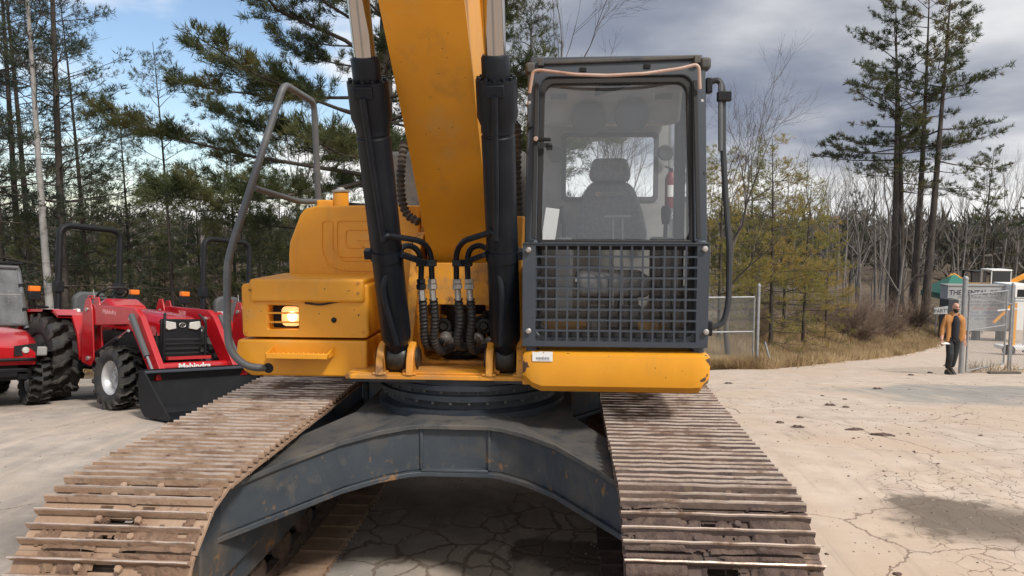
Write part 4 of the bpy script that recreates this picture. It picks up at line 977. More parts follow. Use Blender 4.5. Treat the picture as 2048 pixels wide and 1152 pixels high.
MB().add([(p.x-hw, p.y, p.z-hh), (p.x+hw, p.y, p.z-hh), (p.x+hw, p.y, p.z+hh), (p.x-hw*.2, p.y, p.z+hh*1.02), (p.x-hw*.6, p.y, p.z+hh*.86), (p.x-hw, p.y, p.z+hh)], [(0, 1, 2, 3, 4, 5)]).build('torn_sticker', M['sticker'], sk)
mb = MB()
for k in range(9): mb.box((p.x-.034+k*.008, p.y-.0016, p.z-.014), (p.x-.029+k*.008, p.y-.0008, p.z-.004))
mb.box((p.x-.03, p.y-.0016, p.z-.019), (p.x+.04, p.y-.0008, p.z-.0175)); mb.build('sticker_print', M['print'], sk)
# yellow post between boom bracket and cab
MB().box((.325, -.55, 1.275), (.362, -.30, 2.18)).build('cab_side_post', M['yellow_worn'], EX, .006)
MB().box((.20, -.28, 1.275), (.30, -.1, 1.95)).build('bracket_gusset', M['yellow_worn'], EX, .006)

M['red_dull'] = mat('dull_red_enamel', (.15, .014, .018), .5)
# fire extinguisher standing in the cab corner
FE = empty('fire_extinguisher', at(1341, 412, .30)); FE.scale = (.86, .86, .86); tag(FE, 'red fire extinguisher hung inside the excavator cab behind the windshield', 'extinguisher')
MB().lathe([(0, -.02), (.04, -.02), (.046, 0), (.046, .21), (.03, .25), (.015, .262), (0, .262)], 18).build('bottle', M['red_dull'], FE)
mb = MB(); mb.lathe([(.014, .26), (.016, .29), (0, .29)], 10); mb.bar((0, 0, .285), (-.05, -.02, .305), .014, .01); mb.build('valve', M['black'], FE)
MB().lathe([(.0468, .07), (.0468, .16)], 10, None, 0, R(230), R(310)).build('label_print', M['white'], FE)
# white instruction card propped on the cab's side
c0 = at(1103, 446, -.42)
MB().box((c0.x-.045, c0.y, c0.z-.11), (c0.x+.035, c0.y+.004, c0.z+.085), 0, Matrix.Translation(c0) @ Matrix.Rotation(R(8), 4, 'Y') @ Matrix.Translation(-c0)).build('instruction_card', M['white'], cab, .002)
# ------------------------------------------------------------------ vegetation
def leafmat(name, c1, c2, c3, sc=.8, trans=.42):
    m = bpy.data.materials.new(name); m.use_nodes = True; t = m.node_tree; nd = t.nodes; nd.clear(); L = t.links.new
    geo = nd.new('ShaderNodeNewGeometry')
    nz = nd.new('ShaderNodeTexNoise'); nz.inputs['Scale'].default_value = sc; nz.inputs['Detail'].default_value = 4; L(geo.outputs['Position'], nz.inputs['Vector'])
    cr = nd.new('ShaderNodeValToRGB'); L(nz.outputs[0], cr.inputs[0])
    e = cr.color_ramp.elements; e[0].position = .36; e[0].color = (*c1, 1); e[1].position = .68; e[1].color = (*c3, 1)
    k = e.new(.52); k.color = (*c2, 1)
    d = nd.new('ShaderNodeBsdfPrincipled'); d.inputs['Roughness'].default_value = .6; d.inputs['Specular IOR Level'].default_value = .3; L(cr.outputs[0], d.inputs['Base Color'])
    tr = nd.new('ShaderNodeBsdfTranslucent'); L(cr.outputs[0], tr.inputs[0])
    ms = nd.new('ShaderNodeMixShader'); ms.inputs[0].default_value = trans; L(d.outputs[0], ms.inputs[1]); L(tr.outputs[0], ms.inputs[2])
    o = nd.new('ShaderNodeOutputMaterial'); L(ms.outputs[0], o.inputs[0]); return m
M['needle'] = leafmat('pine_needles', (.042, .058, .026), (.090, .105, .042), (.175, .160, .062))
M['needle_far'] = leafmat('tall_pine_needles', (.038, .052, .026), (.080, .090, .040), (.165, .140, .060), .35)
M['needle_blue'] = leafmat('pine_needles_bluish', (.034, .050, .036), (.064, .084, .052), (.115, .118, .060))
M['needle_yel'] = leafmat('yellowed_pine_needles', (.140, .150, .044), (.26, .225, .062), (.38, .25, .078), .35)
M['bark'] = mat('pine_bark', (.042, .033, .028), .9, layers=[((.085, .068, .056), 6, .45, .7, 6, (1, 1, .3))], bump=(20, .6, .02))
M['bark_grey'] = mat('grey_bark', (.075, .064, .057), .9, layers=[((.125, .112, .10), 5, .45, .7, 6, (1, 1, .4)), ((.05, .042, .038), 7, .55, .7, 6)], bump=(20, .4, .02))
M['birch'] = mat('birch_bark', (.29, .275, .265), .7, layers=[((.14, .13, .12), 3, .50, .7, 6, (1, 1, 2)), ((.06, .05, .045), 9, .66, .70, 4, (1, 1, 4))])
M['twig'] = mat('bare_twigs', (.052, .040, .036), .9, layers=[((.085, .066, .056), 1.5, .4, .7, 4)])
M['brush'] = mat('dead_brush', (.14, .095, .072), .9, layers=[((.23, .16, .11), 1.2, .4, .7, 4)])
M['straw'] = leafmat('dry_grass', (.24, .165, .085), (.40, .285, .155), (.52, .40, .235), 1.0, .2)

def np_mesh(name, co, tri, mt):
    me = bpy.data.meshes.new(name); n, k = len(co), len(tri)
    me.vertices.add(n); me.vertices.foreach_set('co', np.asarray(co, np.float32).ravel())
    me.loops.add(k*3); me.loops.foreach_set('vertex_index', np.asarray(tri, np.int32).ravel())
    me.polygons.add(k); me.polygons.foreach_set('loop_start', np.arange(0, k*3, 3, dtype=np.int32)); me.polygons.foreach_set('loop_total', np.full(k, 3, np.int32))
    me.materials.append(mt); me.update(calc_edges=True); return me
def blades(P, D, nb, L, w, spread, rng):
    """nb tapering blades from every point P, fanned about direction D"""
    P = np.repeat(P, nb, 0); D = np.repeat(D, nb, 0); n = len(P)
    d = D + rng.normal(0, spread, (n, 3)); d /= np.linalg.norm(d, axis=1, keepdims=True)+1e-9
    s = np.cross(d, rng.normal(0, 1, (n, 3))); s /= np.linalg.norm(s, axis=1, keepdims=True)+1e-9
    l = L*rng.uniform(.65, 1.2, (n, 1))
    co = np.empty((n, 3, 3)); co[:, 0] = P+d*l*.15+s*w/2; co[:, 1] = P+d*l*.15-s*w/2; co[:, 2] = P+d*l
    co[:, 0] = P + s*w/2 + d*l*.35; co[:, 1] = P - s*w/2
    return co.reshape(-1, 3), np.arange(n*3).reshape(-1, 3)
def tubes_np(segs, sides=4):
    """segs: list of (points list, radii list) -> co, quads-as-tris"""
    co, tri = [], []; b = 0
    for pts, rs in segs:
        k = len(pts); pts = [np.asarray(p, float) for p in pts]
        for i in range(k):
            d = pts[min(i+1, k-1)]-pts[max(i-1, 0)]; d = d/(np.linalg.norm(d)+1e-9)
            a = np.cross(d, (0, 0, 1.0)) if abs(d[2]) < .9 else np.cross(d, (1.0, 0, 0)); a /= np.linalg.norm(a)+1e-9; c = np.cross(d, a)
            for j in range(sides):
                t = 2*math.pi*j/sides; co.append(pts[i]+(a*math.cos(t)+c*math.sin(t))*rs[i])
        for i in range(k-1):
            for j in range(sides):
                q = (b+i*sides+j, b+i*sides+(j+1) % sides, b+(i+1)*sides+(j+1) % sides, b+(i+1)*sides+j)
                tri += [(q[0], q[1], q[2]), (q[0], q[2], q[3])]
        b += k*sides
    return np.array(co), np.array(tri)
def pine_meshes(seed, H=15, clear=.12, spread=3.6, whorl=.55, tuft=.17, wid=.020, dens=1.0, r0=.17, droop=.05, shape=.8, needle='needle', gap=.0, nb=7, top_up=.55, vary=.3):
    rng = np.random.default_rng(seed); segs = []; P, D = [], []
    bend = rng.normal(0, .02*H, 2)
    def tp(t): return np.array([bend[0]*t*t, bend[1]*t*t, H*t])
    segs.append(([tp(i/12) for i in range(13)], [r0*(1-.93*i/12)+.004 for i in range(13)])); trunk_n = 1
    z = clear*H; thin = []
    while z < H*.985:
        t = z/H; u = (t-clear)/(1-clear)
        R0 = spread*((1-u)**shape)*(1 if u > .12 else .65+.35*u/.12)+.22
        a0 = rng.uniform(0, 6.28); nl = rng.integers(3, 6)
        for q in range(nl):
            if rng.random() < gap: continue
            a = a0+6.28*q/nl+rng.normal(0, .25); Lr = R0*rng.uniform(.85-vary, .88+vary); el = (-.08+top_up*u+rng.normal(0, .12))
            o = tp(t); out = np.array([math.cos(a), math.sin(a), 0]); side = np.array([-math.sin(a), math.cos(a), 0])
            pts = []
            for s in (0, .25, .5, .75, 1.0):
                pts.append(o+out*Lr*s + np.array([0, 0, Lr*(math.tan(el)*s - droop*s*s*2 + .16*s**3)]) + side*Lr*.08*math.sin(s*3+q)*rng.uniform(-1, 1))
            rb = max(.007, .009*Lr+.004*r0/.17)
            segs.append((pts, [rb, rb*.8, rb*.6, rb*.4, rb*.15]))
            nbr = int(6+Lr*6*dens)
            for k in range(nbr):
                s = rng.uniform(.22, 1.0)**.8; i = min(3, int(s*4)); f = s*4-i
                p = pts[i]*(1-f)+pts[i+1]*f; sg = 1 if k % 2 else -1
                bl = (.22+.26*Lr*(1-s*.75))*rng.uniform(.5, 1.1); bl = min(bl, 1.1)
                dr = out*rng.uniform(.35, .9)+side*sg*rng.uniform(.4, 1.0)+np.array([0, 0, rng.uniform(-.22, .62)]); dr /= np.linalg.norm(dr)
                m = max(2, int(bl/.085*dens))
                if u < .16 and rng.random() < .55: m = 0
                if bl > .3: thin.append(([p, p+dr*bl*.5, p+dr*bl+np.array([0, 0, .05])], [.007, .005, .002]))
                for j in range(m):
                    g = .42+.58*(j+rng.random())/m
                    P.append(p+dr*bl*g+rng.normal(0, .045, 3)+np.array([0, 0, .06*g*g])); D.append(dr*.75+np.array([0, 0, .55]))
        z += whorl*rng.uniform(.7, 1.3)*(1-.35*u)
    co, tri = tubes_np(segs, 6); co2, tri2 = tubes_np(thin, 3)
    tm = np_mesh('trunk', np.vstack([co, co2]), np.vstack([tri, tri2+len(co)]), M['bark'])
    cc, ct = blades(np.array(P), np.array(D), nb, tuft, wid, .60, rng)
    return tm, np_mesh('crown', cc, ct, M[needle])
def bare_meshes(seed, H=12, r0=.13, spread=.5, levels=5, fork=.35, mt='twig', twigs=True):
    rng = np.random.default_rng(seed); segs = []; fine = []
    def grow(p, d, L, r, lv):
        n = 4; pts = [p]; rs = [r]; dd = d.copy()
        for i in range(n):
            dd = dd+rng.normal(0, .10, 3)+np.array([0, 0, .05]); dd /= np.linalg.norm(dd); pts.append(pts[-1]+dd*L/n); rs.append(r*(1-.45*(i+1)/n))
        (segs if lv > 1 else fine).append((pts, rs))
        if lv == 0: return
        kids = rng.integers(3, 6) if lv > 1 else rng.integers(3, 6)
        for k in range(kids):
            s = rng.uniform(.35, 1.0) if k else 1.0; i = min(n-1, int(s*n)); q = pts[i]+(pts[i+1]-pts[i])*(s*n-i)
            a = rng.normal(0, 1, 3); a -= dd*a.dot(dd); a /= np.linalg.norm(a)+1e-9
            ang = rng.uniform(.3, .85)*(spread/.5) if k else rng.uniform(.05, .3)
            nd_ = dd*math.cos(ang)+a*math.sin(ang); grow(q, nd_, L*rng.uniform(.45, .72), max(.0035, rs[i]*rng.uniform(.42, .65)), lv-1)
    grow(np.zeros(3), np.array([0, 0, 1.0]), H*fork, r0, levels)
    co, tri = tubes_np(segs, 5); c2, t2 = tubes_np(fine, 3)
    return np_mesh('trunk', co, tri, M['bark_grey'] if mt == 'twig' else M[mt]), np_mesh('crown', c2, t2, M['twig'] if mt == 'twig' else M[mt])
def plant(name, meshes, x, y, label, group, cat='tree', s=1.0, rz=None, lean=0, lean_az=0, dz=-.08, parts=('trunk', 'crown')):
    e = empty(name, (x, y, gz(x, y)+dz)); e.rotation_euler = (lean*math.sin(lean_az), -lean*math.cos(lean_az), 0) if False else (0, 0, 0)
    q = Matrix.Rotation(lean, 4, V(math.cos(lean_az), math.sin(lean_az), 0)) @ Matrix.Rotation(random.uniform(0, 6.28) if rz is None else rz, 4, 'Z')
    e.rotation_euler = q.to_euler(); e.scale = (s, s, s)
    for nm, me in zip(parts, meshes): inst(nm, me, e)
    tag(e, label, cat, group); return e
def spot(px, Y): return at(px, 560, Y).x, Y
random.seed(21)
big = pine_meshes(101, H=18, clear=.14, spread=6.8, whorl=.72, tuft=.22, wid=.020, dens=1.7, r0=.34, shape=.55, droop=.04, nb=7, top_up=.55, needle='needle')
thinA = pine_meshes(102, H=15, clear=.05, spread=2.5, whorl=.55, tuft=.20, wid=.020, dens=.66, r0=.12, shape=.55, needle='needle_blue', gap=.24, top_up=.75)
thinB = pine_meshes(103, H=14, clear=.08, spread=2.2, whorl=.60, tuft=.20, wid=.020, dens=.6, r0=.10, shape=.5, needle='needle_blue', gap=.28, top_up=.8)
midP = pine_meshes(104, H=10, clear=.04, spread=2.8, whorl=.52, tuft=.20, wid=.020, dens=.72, r0=.10, shape=.8, needle='needle')
youngY = pine_meshes(105, H=6.6, clear=.06, spread=1.75, whorl=.42, tuft=.14, wid=.015, dens=1.0, r0=.075, shape=.75, needle='needle_yel', gap=.1)
youngG = pine_meshes(106, H=7.4, clear=.06, spread=2.1, whorl=.44, tuft=.15, wid=.016, dens=1.0, r0=.08, shape=.7, needle='needle_yel', gap=.1)
tallA = pine_meshes(107, H=22, clear=.36, spread=4.4, whorl=.85, tuft=.36, wid=.048, dens=.56, r0=.28, shape=.45, droop=.03, needle='needle_far', gap=.56, nb=7, top_up=.65, vary=.55)
tallB = pine_meshes(108, H=23, clear=.40, spread=5.2, whorl=.95, tuft=.36, wid=.048, dens=.56, r0=.29, shape=.4, droop=.05, needle='needle_far', gap=.60, nb=7, top_up=.55, vary=.6)
# near pines, left to centre
plant('white_pine', big, *spot(765, 15.5), 'huge spreading white pine with a thick dark trunk right behind the boom', None, rz=2.0)
L1 = [('dark thin pine at the photo edge beyond the utility vehicle', 2, 13.5, thinA, 1.05), ('slender pine with open crown just beyond the birch', 128, 14.0, thinA, .98),
      ('slim pine behind the first tractor between its roll bar and hood', 345, 14.5, thinB, .60), ('bushy young pine over the first tractor hood', 262, 17.0, midP, .72),
      ('dense pine behind the second tractor roll bar', 470, 17.5, midP, .66), ('tall slim pine standing far back over the utility vehicle', 62, 19.5, thinB, 1.15)]
for lb, px, Y, me, s in L1: plant('white_pine', me, *spot(px, Y), lb, 'pines along the back of the lot', s=s)
for k, (px, Y, me, s) in enumerate([(-70, 16, thinA, 1.0), (40, 16.5, thinB, 1.1), (175, 17, thinA, .72), (190, 21, midP, .55), (300, 21, midP, .50), (400, 20.5, midP, .52), (520, 21, midP, .58), (620, 23, midP, .62), (225, 14.5, midP, .36), (330, 15.5, midP, .34), (430, 14.8, midP, .38), (520, 15.5, midP, .42), (55, 15, midP, .40), (150, 15.5, midP, .36), (560, 28, midP, .7), (345, 28, midP, .55), (690, 26, midP, .8), (850, 24, midP, .7), (930, 27, midP, .7)]):
    plant('pine_tree', me, *spot(px, Y), 'dark green pine in the thick wood behind the red tractors', 'pines filling the wood behind the tractors', s=s)
# birch
def birch_meshes():
    rng = np.random.default_rng(31); H = 12.0
    pts = [np.array([-.36*t - .10*math.sin(t*5), .15*math.sin(t*4), H*t]) for t in np.linspace(0, 1, 15)]
    fine = []
    for k in range(26):
        i = rng.integers(4, 14); a = rng.uniform(0, 6.28); p = pts[i]; d = np.array([math.cos(a)*.75, math.sin(a)*.75, rng.uniform(.5, 1.2)]); L_ = rng.uniform(.8, 2.2)*(1.2-i/15)
        q = [p]
        for j in range(4): d = d+rng.normal(0, .15, 3); q.append(q[-1]+d*L_/4)
        fine.append((q, [.016, .012, .009, .006, .003]))
        for j in range(5): m = q[rng.integers(1, 5)]; e = d*.4+rng.normal(0, .4, 3); fine.append(([m, m+e*.4, m+e*.8], [.006, .004, .002]))
    c1, t1_ = tubes_np([(pts, [.105*(1-.82*i/14) for i in range(15)])], 10); c2, t2_ = tubes_np(fine, 3)
    return np_mesh('trunk', c1, t1_, M['birch']), np_mesh('crown', c2, t2_, M['twig'])
bx, by = spot(100, 12.6)
bt = birch_meshes()
plant('birch_tree', bt, bx, by, 'leaning white birch with pale peeling trunk behind the first tractor', None, rz=0)
# bare trees behind the cab
bareA = bare_meshes(41, H=11, r0=.10, spread=.50, levels=5, fork=.40); bareB = bare_meshes(42, H=11, r0=.09, spread=.42, levels=5, fork=.42); bareC = bare_meshes(43, H=14, r0=.13, spread=.40, levels=5, fork=.46)
plant('bare_tree', bareA, *spot(1462, 17.0), 'leafless tree with fine twigs just beyond the cab grab rail', None, s=.86, rz=.4)
plant('bare_tree', bareB, *spot(1180, 17.5), 'leafless tree whose top forks above the cab roof', None, s=1.0, rz=2.2)
plant('bare_tree', bareC, *spot(1100, 19), 'leafless tree between the boom cylinder and the cab', None, s=.85, rz=4.2)
plant('bare_tree', bareB, *spot(1265, 20), 'leafless tree seen through the cab rear window', None, s=.85, rz=5.2)
plant('white_pine', midP, *spot(1060, 22), 'pine seen in the gap between right boom cylinder and cab', None, s=1.15)
# young yellow-green pines by the near gate
for px, Y, me, s, lb in ((1440, 19.0, youngY, .95, 'young yellowish pine partly hidden by the cab grab rail'), (1545, 20.5, youngG, .97, 'tallest young pine, olive green, just right of the gate post'), (1505, 22.5, youngY, 1.0, 'rusty yellow young pine behind the gate post'), (1610, 23.5, youngG, .86, 'young olive pine beside the bare brush'), (1655, 27, youngG, .72, 'small olive pine nearest the tall pine trunks'), (1570, 26, youngY, 1.0, 'young golden pine behind the tallest young pine'), (1405, 23, youngG, .9, 'young olive pine mostly behind the cab edge')):
    plant('young_pine', me, *spot(px, Y), lb, 'young pines beside the gate', s=s)
# the tall pine clump
for px, Y, me, s, ln, la, lb in ((1786, 46, tallA, .92, R(.5), 0, 'tall pine with low fork, first of the tall clump from the young pines'), (1802, 47, tallB, .86, R(.5), R(-90), 'tall pine whose trunk rises close beside its forked neighbour'), (1828, 45, tallA, .97, R(1.5), R(90), 'leaning tall pine in the middle of the clump'), (1852, 44, tallB, .96, R(2.0), R(90), 'tallest pine with reddish trunk, last of the clump toward the walking man')):
    plant('white_pine', me, *spot(px, Y), lb, 'clump of tall pines', s=s, lean=ln, lean_az=la)
for px, Y, me, s, lb in ((1962, 60, tallA, .62, 'shorter pine standing above the far equipment'), (2050, 62, tallB, .50, 'pine cut by the photo edge above the gate'), (1700, 70, tallA, .45, 'small far pine in a gap of the bare wood')):
    plant('white_pine', me, *spot(px, Y), lb, 'far pines', s=s)
# bare wood in the distance
M['wood_grey'] = mat('pale_grey_bark', (.135, .120, .110), .9, layers=[((.20, .182, .168), 2, .4, .7, 5)])
woodA = bare_meshes(51, H=14, r0=.15, spread=.40, levels=4, fork=.5, mt='wood_grey'); woodB = bare_meshes(52, H=15, r0=.16, spread=.33, levels=4, fork=.55, mt='wood_grey'); woodC = bare_meshes(53, H=12, r0=.12, spread=.5, levels=4, fork=.42, mt='wood_grey')
rg = random.Random(8)
for k in range(84):
    px = rg.uniform(1380, 2140); Y = rg.uniform(50, 95)
    if k < 20: px = rg.uniform(1660, 2100); Y = rg.uniform(40, 60)
    x, y = spot(px, Y)
    if y < 62 and x > road_x(y)-2.5: continue
    plant('bare_tree', (woodA, woodB, woodC)[k % 3], x, y, 'grey leafless tree in the far wood beyond the lane', 'leafless trees of the far wood', s=rg.uniform(.55, .95))
for k in range(22):
    px = rg.uniform(-100, 1350); Y = rg.uniform(36, 60); x, y = spot(px, Y)
    plant('bare_tree', (woodA, woodB, woodC)[k % 3], x, y, 'leafless tree deep in the wood behind the excavator', 'leafless trees deep behind the lot', s=rg.uniform(.6, .9))
# undergrowth: bare bushes
bushm = [bare_meshes(60+i, H=2.6, r0=.022, spread=.75, levels=4, fork=.32, mt='brush') for i in range(2)]
def bush_mesh(seed):
    rng = np.random.default_rng(seed); fine = []
    for k in range(60):
        a = rng.uniform(0, 6.28); e = rng.uniform(.5, 1.45); d = np.array([math.cos(a)*math.cos(e), math.sin(a)*math.cos(e), math.sin(e)]); p = rng.normal(0, .12, 3)*np.array([1, 1, 0])
        L_ = rng.uniform(.8, 2.3); pts = [p]
        for i in range(4):
            d = d+rng.normal(0, .13, 3); d /= np.linalg.norm(d); pts.append(pts[-1]+d*L_/4)
        fine.append((pts, [.011, .009, .007, .005, .003]))
        for j in range(7):
            i = rng.integers(1, 4); q = pts[i]; dd = d+rng.normal(0, .5, 3); dd /= np.linalg.norm(dd); fine.append(([q, q+dd*L_*.17, q+dd*L_*.33+rng.normal(0, .04, 3)], [.006, .004, .002]))
    co, tri = tubes_np(fine, 3); return np_mesh('stems', co, tri, M['brush'])
bms = [bush_mesh(71+i) for i in range(3)]
for k in range(26):
    px = rg.uniform(1440, 1840); Y = 18+ (px-1440)*.045 + rg.uniform(0, 9); x, y = spot(px, Y)
    if k < 7: px = rg.uniform(1660, 1760); Y = rg.uniform(29, 33); x, y = spot(px, Y)
    if x > road_x(y)-2.2: x = road_x(y)-2.2-rg.uniform(0, 1.5)
    plant('bare_bush', (bms[k % 3],), x, y, 'tangled leafless bush at the foot of the pines beside the lane', 'bare bushes along the lane', 'bush', s=rg.uniform(.7, 1.25), parts=('stems',), dz=-.03)
for k in range(30):
    px = rg.uniform(-80, 900); Y = rg.uniform(11.5, 26); x, y = spot(px, Y)
    plant('bare_bush', (bms[k % 3],), x, y, 'scrubby leafless bush in the wood behind the tractors', 'bare bushes behind the tractors', 'bush', s=rg.uniform(.7, 1.2), parts=('stems',), dz=-.03)
# dry grass along the lane edge and the lot edge
rng = np.random.default_rng(5); GP = []
while len(GP) < 34000:
    y = 15.2+abs(rng.normal(0, 1))**1.3*11
    if y > 60: continue
    o = abs(rng.normal(0, 1.0))*2.4 + .05
    if rng.random() < .08: o += rng.uniform(0, 6)
    x = road_x(y)-o+.25*rng.normal()
    if mnoise.noise((x*.5, y*.5, 0)) < -.15 and rng.random() < .75: continue
    GP.append((x, y, gz(x, y)-.06))
for _ in range(5000):
    x = rng.uniform(-16, 3); y = 9.2+abs(rng.normal(0, 1.6)); GP.append((x, y, gz(x, y)-.06))
for _ in range(60):
    x = at(1935, 740, 15.2).x+abs(rng.normal(0, 1.2)); y = 15.1+rng.normal(0, .10); GP.append((x, y, gz(x, y)-.03))
GP = np.array(GP); hgt = np.where(GP[:, 0] > 0, .36, .20)[:, None]
dirg = np.tile([0, 0, 1.0], (len(GP), 1))+rng.normal(0, .22, (len(GP), 3))
gc, gt = blades(GP, dirg, 3, .42, .020, .38, rng)
tag(inst('dry_grass', np_mesh('dry_grass', gc, gt, M['straw'])), 'straw coloured dry grass along the lane and lot edges', 'grass', kind='stuff')
# distant wooded ridge that reads as one mass
rng = np.random.default_rng(15); FP = []
for _ in range(9000):
    a = rng.uniform(-1.0, 1.0); r = rng.uniform(95, 170); x, y = r*math.sin(a), r*math.cos(a)-5; h = rng.uniform(0, 1)**.7*rng.uniform(4, 8)
    FP.append((x, y, gz(x, y)+h))
FP = np.array(FP); fc_, ft_ = blades(FP, np.tile([0, 0, 1.0], (len(FP), 1)), 6, 2.6, .35, .55, rng)
M['farwood'] = leafmat('far_wood', (.045, .046, .036), (.075, .066, .052), (.105, .092, .075), .06, .1)
tag(inst('distant_woods', np_mesh('distant_woods', fc_, ft_, M['farwood'])), 'distant wooded ridge along the horizon behind everything', 'woods', kind='stuff')
# ------------------------------------------------------------------ tractors
def tyre_mesh(name, r, w, rim, lugs, lug_h, kind='r4'):
    """tyre about local y axis, centre at origin; lugs are raised bars"""
    mb = MB(); Mx = Matrix.Rotation(R(-90), 4, 'X'); h = w/2; rb = r-lug_h
    mb.lathe([(rim, -h*.72), (rim+.02, -h*.86), (rim+(rb-rim)*.5, -h), (rb-.03, -h*.92), (rb, -h*.74), (rb+.004, 0), (rb, h*.74), (rb-.03, h*.92), (rim+(rb-rim)*.5, h), (rim+.02, h*.86), (rim, h*.72)], 48, Mx, 0, caps=False)
    for k in range(lugs):
        for sg in (-1, 1):
            a0 = 2*math.pi*(k+(0 if sg > 0 else .5))/lugs; da = 2*math.pi/lugs
            if kind == 'r4':
                rows = [(sg*h*.99, -.30, -.02, rb-.06), (sg*h*.93, -.26, .06, r-.012), (sg*h*.50, -.16, .20, r), (sg*h*.30, .02, .42, r), (sg*-h*.06, .10, .44, r)]
            else:
                rows = [(sg*h*1.0, -.22, .22, rb-.05), (sg*h*.95, -.26, .26, r-.012), (sg*h*.62, -.3, .2, r), (sg*h*.40, -.1, .3, r), (sg*h*.05, .0, .4, r)]
            vs = []
            for y, s0, s1, rr in rows:
                for s in (s0, s1):
                    for q in (rb-.03 if rr > rb else rr-.02, rr):
                        t = a0+s*da; vs.append((q*math.cos(t), y, q*math.sin(t)))
            fs = []
            for i in range(len(rows)-1):
                a, b = i*4, i*4+4; fs += [(a+1, b+1, b+3, a+3), (a, a+1, a+3+0, a+2) if i == 0 else (a+1, a+3, b+3, b+1), (a, b, b+1, a+1), (a+2, a+3, b+3, b+2)]
            e = (len(rows)-1)*4; fs += [(e, e+2, e+3, e+1)]
            fs = [f for n_, f in enumerate(fs) if f not in fs[:n_]]
            mb.add(vs, fs, 1)
    return mb.mesh(name, [M['tyre'], M['lug']], 40)
def rim_mesh(name, rim, w):
    mb = MB(); Mx = Matrix.Rotation(R(-90), 4, 'X'); h = w/2
    mb.lathe([(0, -h*.10), (rim*.30, -h*.10), (rim*.32, -h*.2), (rim*.62, -h*.16), (rim*.80, .0), (rim*.86, -h*.5), (rim*.97, -h*.70), (rim*1.03, -h*.78), (rim*1.03, -h*.70), (rim*.99, h*.7), (rim*1.03, h*.78), (rim*.9, h*.6), (rim*.8, .03), (0, .03)], 32, Mx)
    mb.lathe([(rim*.17, h*.1), (rim*.17, h*.42), (rim*.1, h*.47), (0, h*.47)], 14, Matrix.Rotation(R(90), 4, 'X'))
    for k in range(6):
        t = k*math.pi/3; mb.lathe([(.013, 0), (.013, .03), (0, .03)], 6, Matrix.Translation((rim*.45*math.cos(t), -h*.12, rim*.45*math.sin(t))) @ Matrix.Rotation(R(90), 4, 'X'))
    return mb.mesh(name, M['rim'])
tyR = tyre_mesh('tyre', .615, .44, .31, 15, .05); rmR = rim_mesh('rim', .31, .40)
tyF = tyre_mesh('tyre', .405, .31, .215, 16, .035); rmF = rim_mesh('rim', .215, .28)
def wheel(parent, ty, rm, x, y, z, flip):
    w = empty('wheel', (x, y, z)); w.parent = parent
    Mf = Matrix.Rotation(math.pi, 4, 'Z') if flip else Matrix.Identity(4)
    inst('tyre', ty, w, Mf); inst('rim', rm, w, Mf); return w
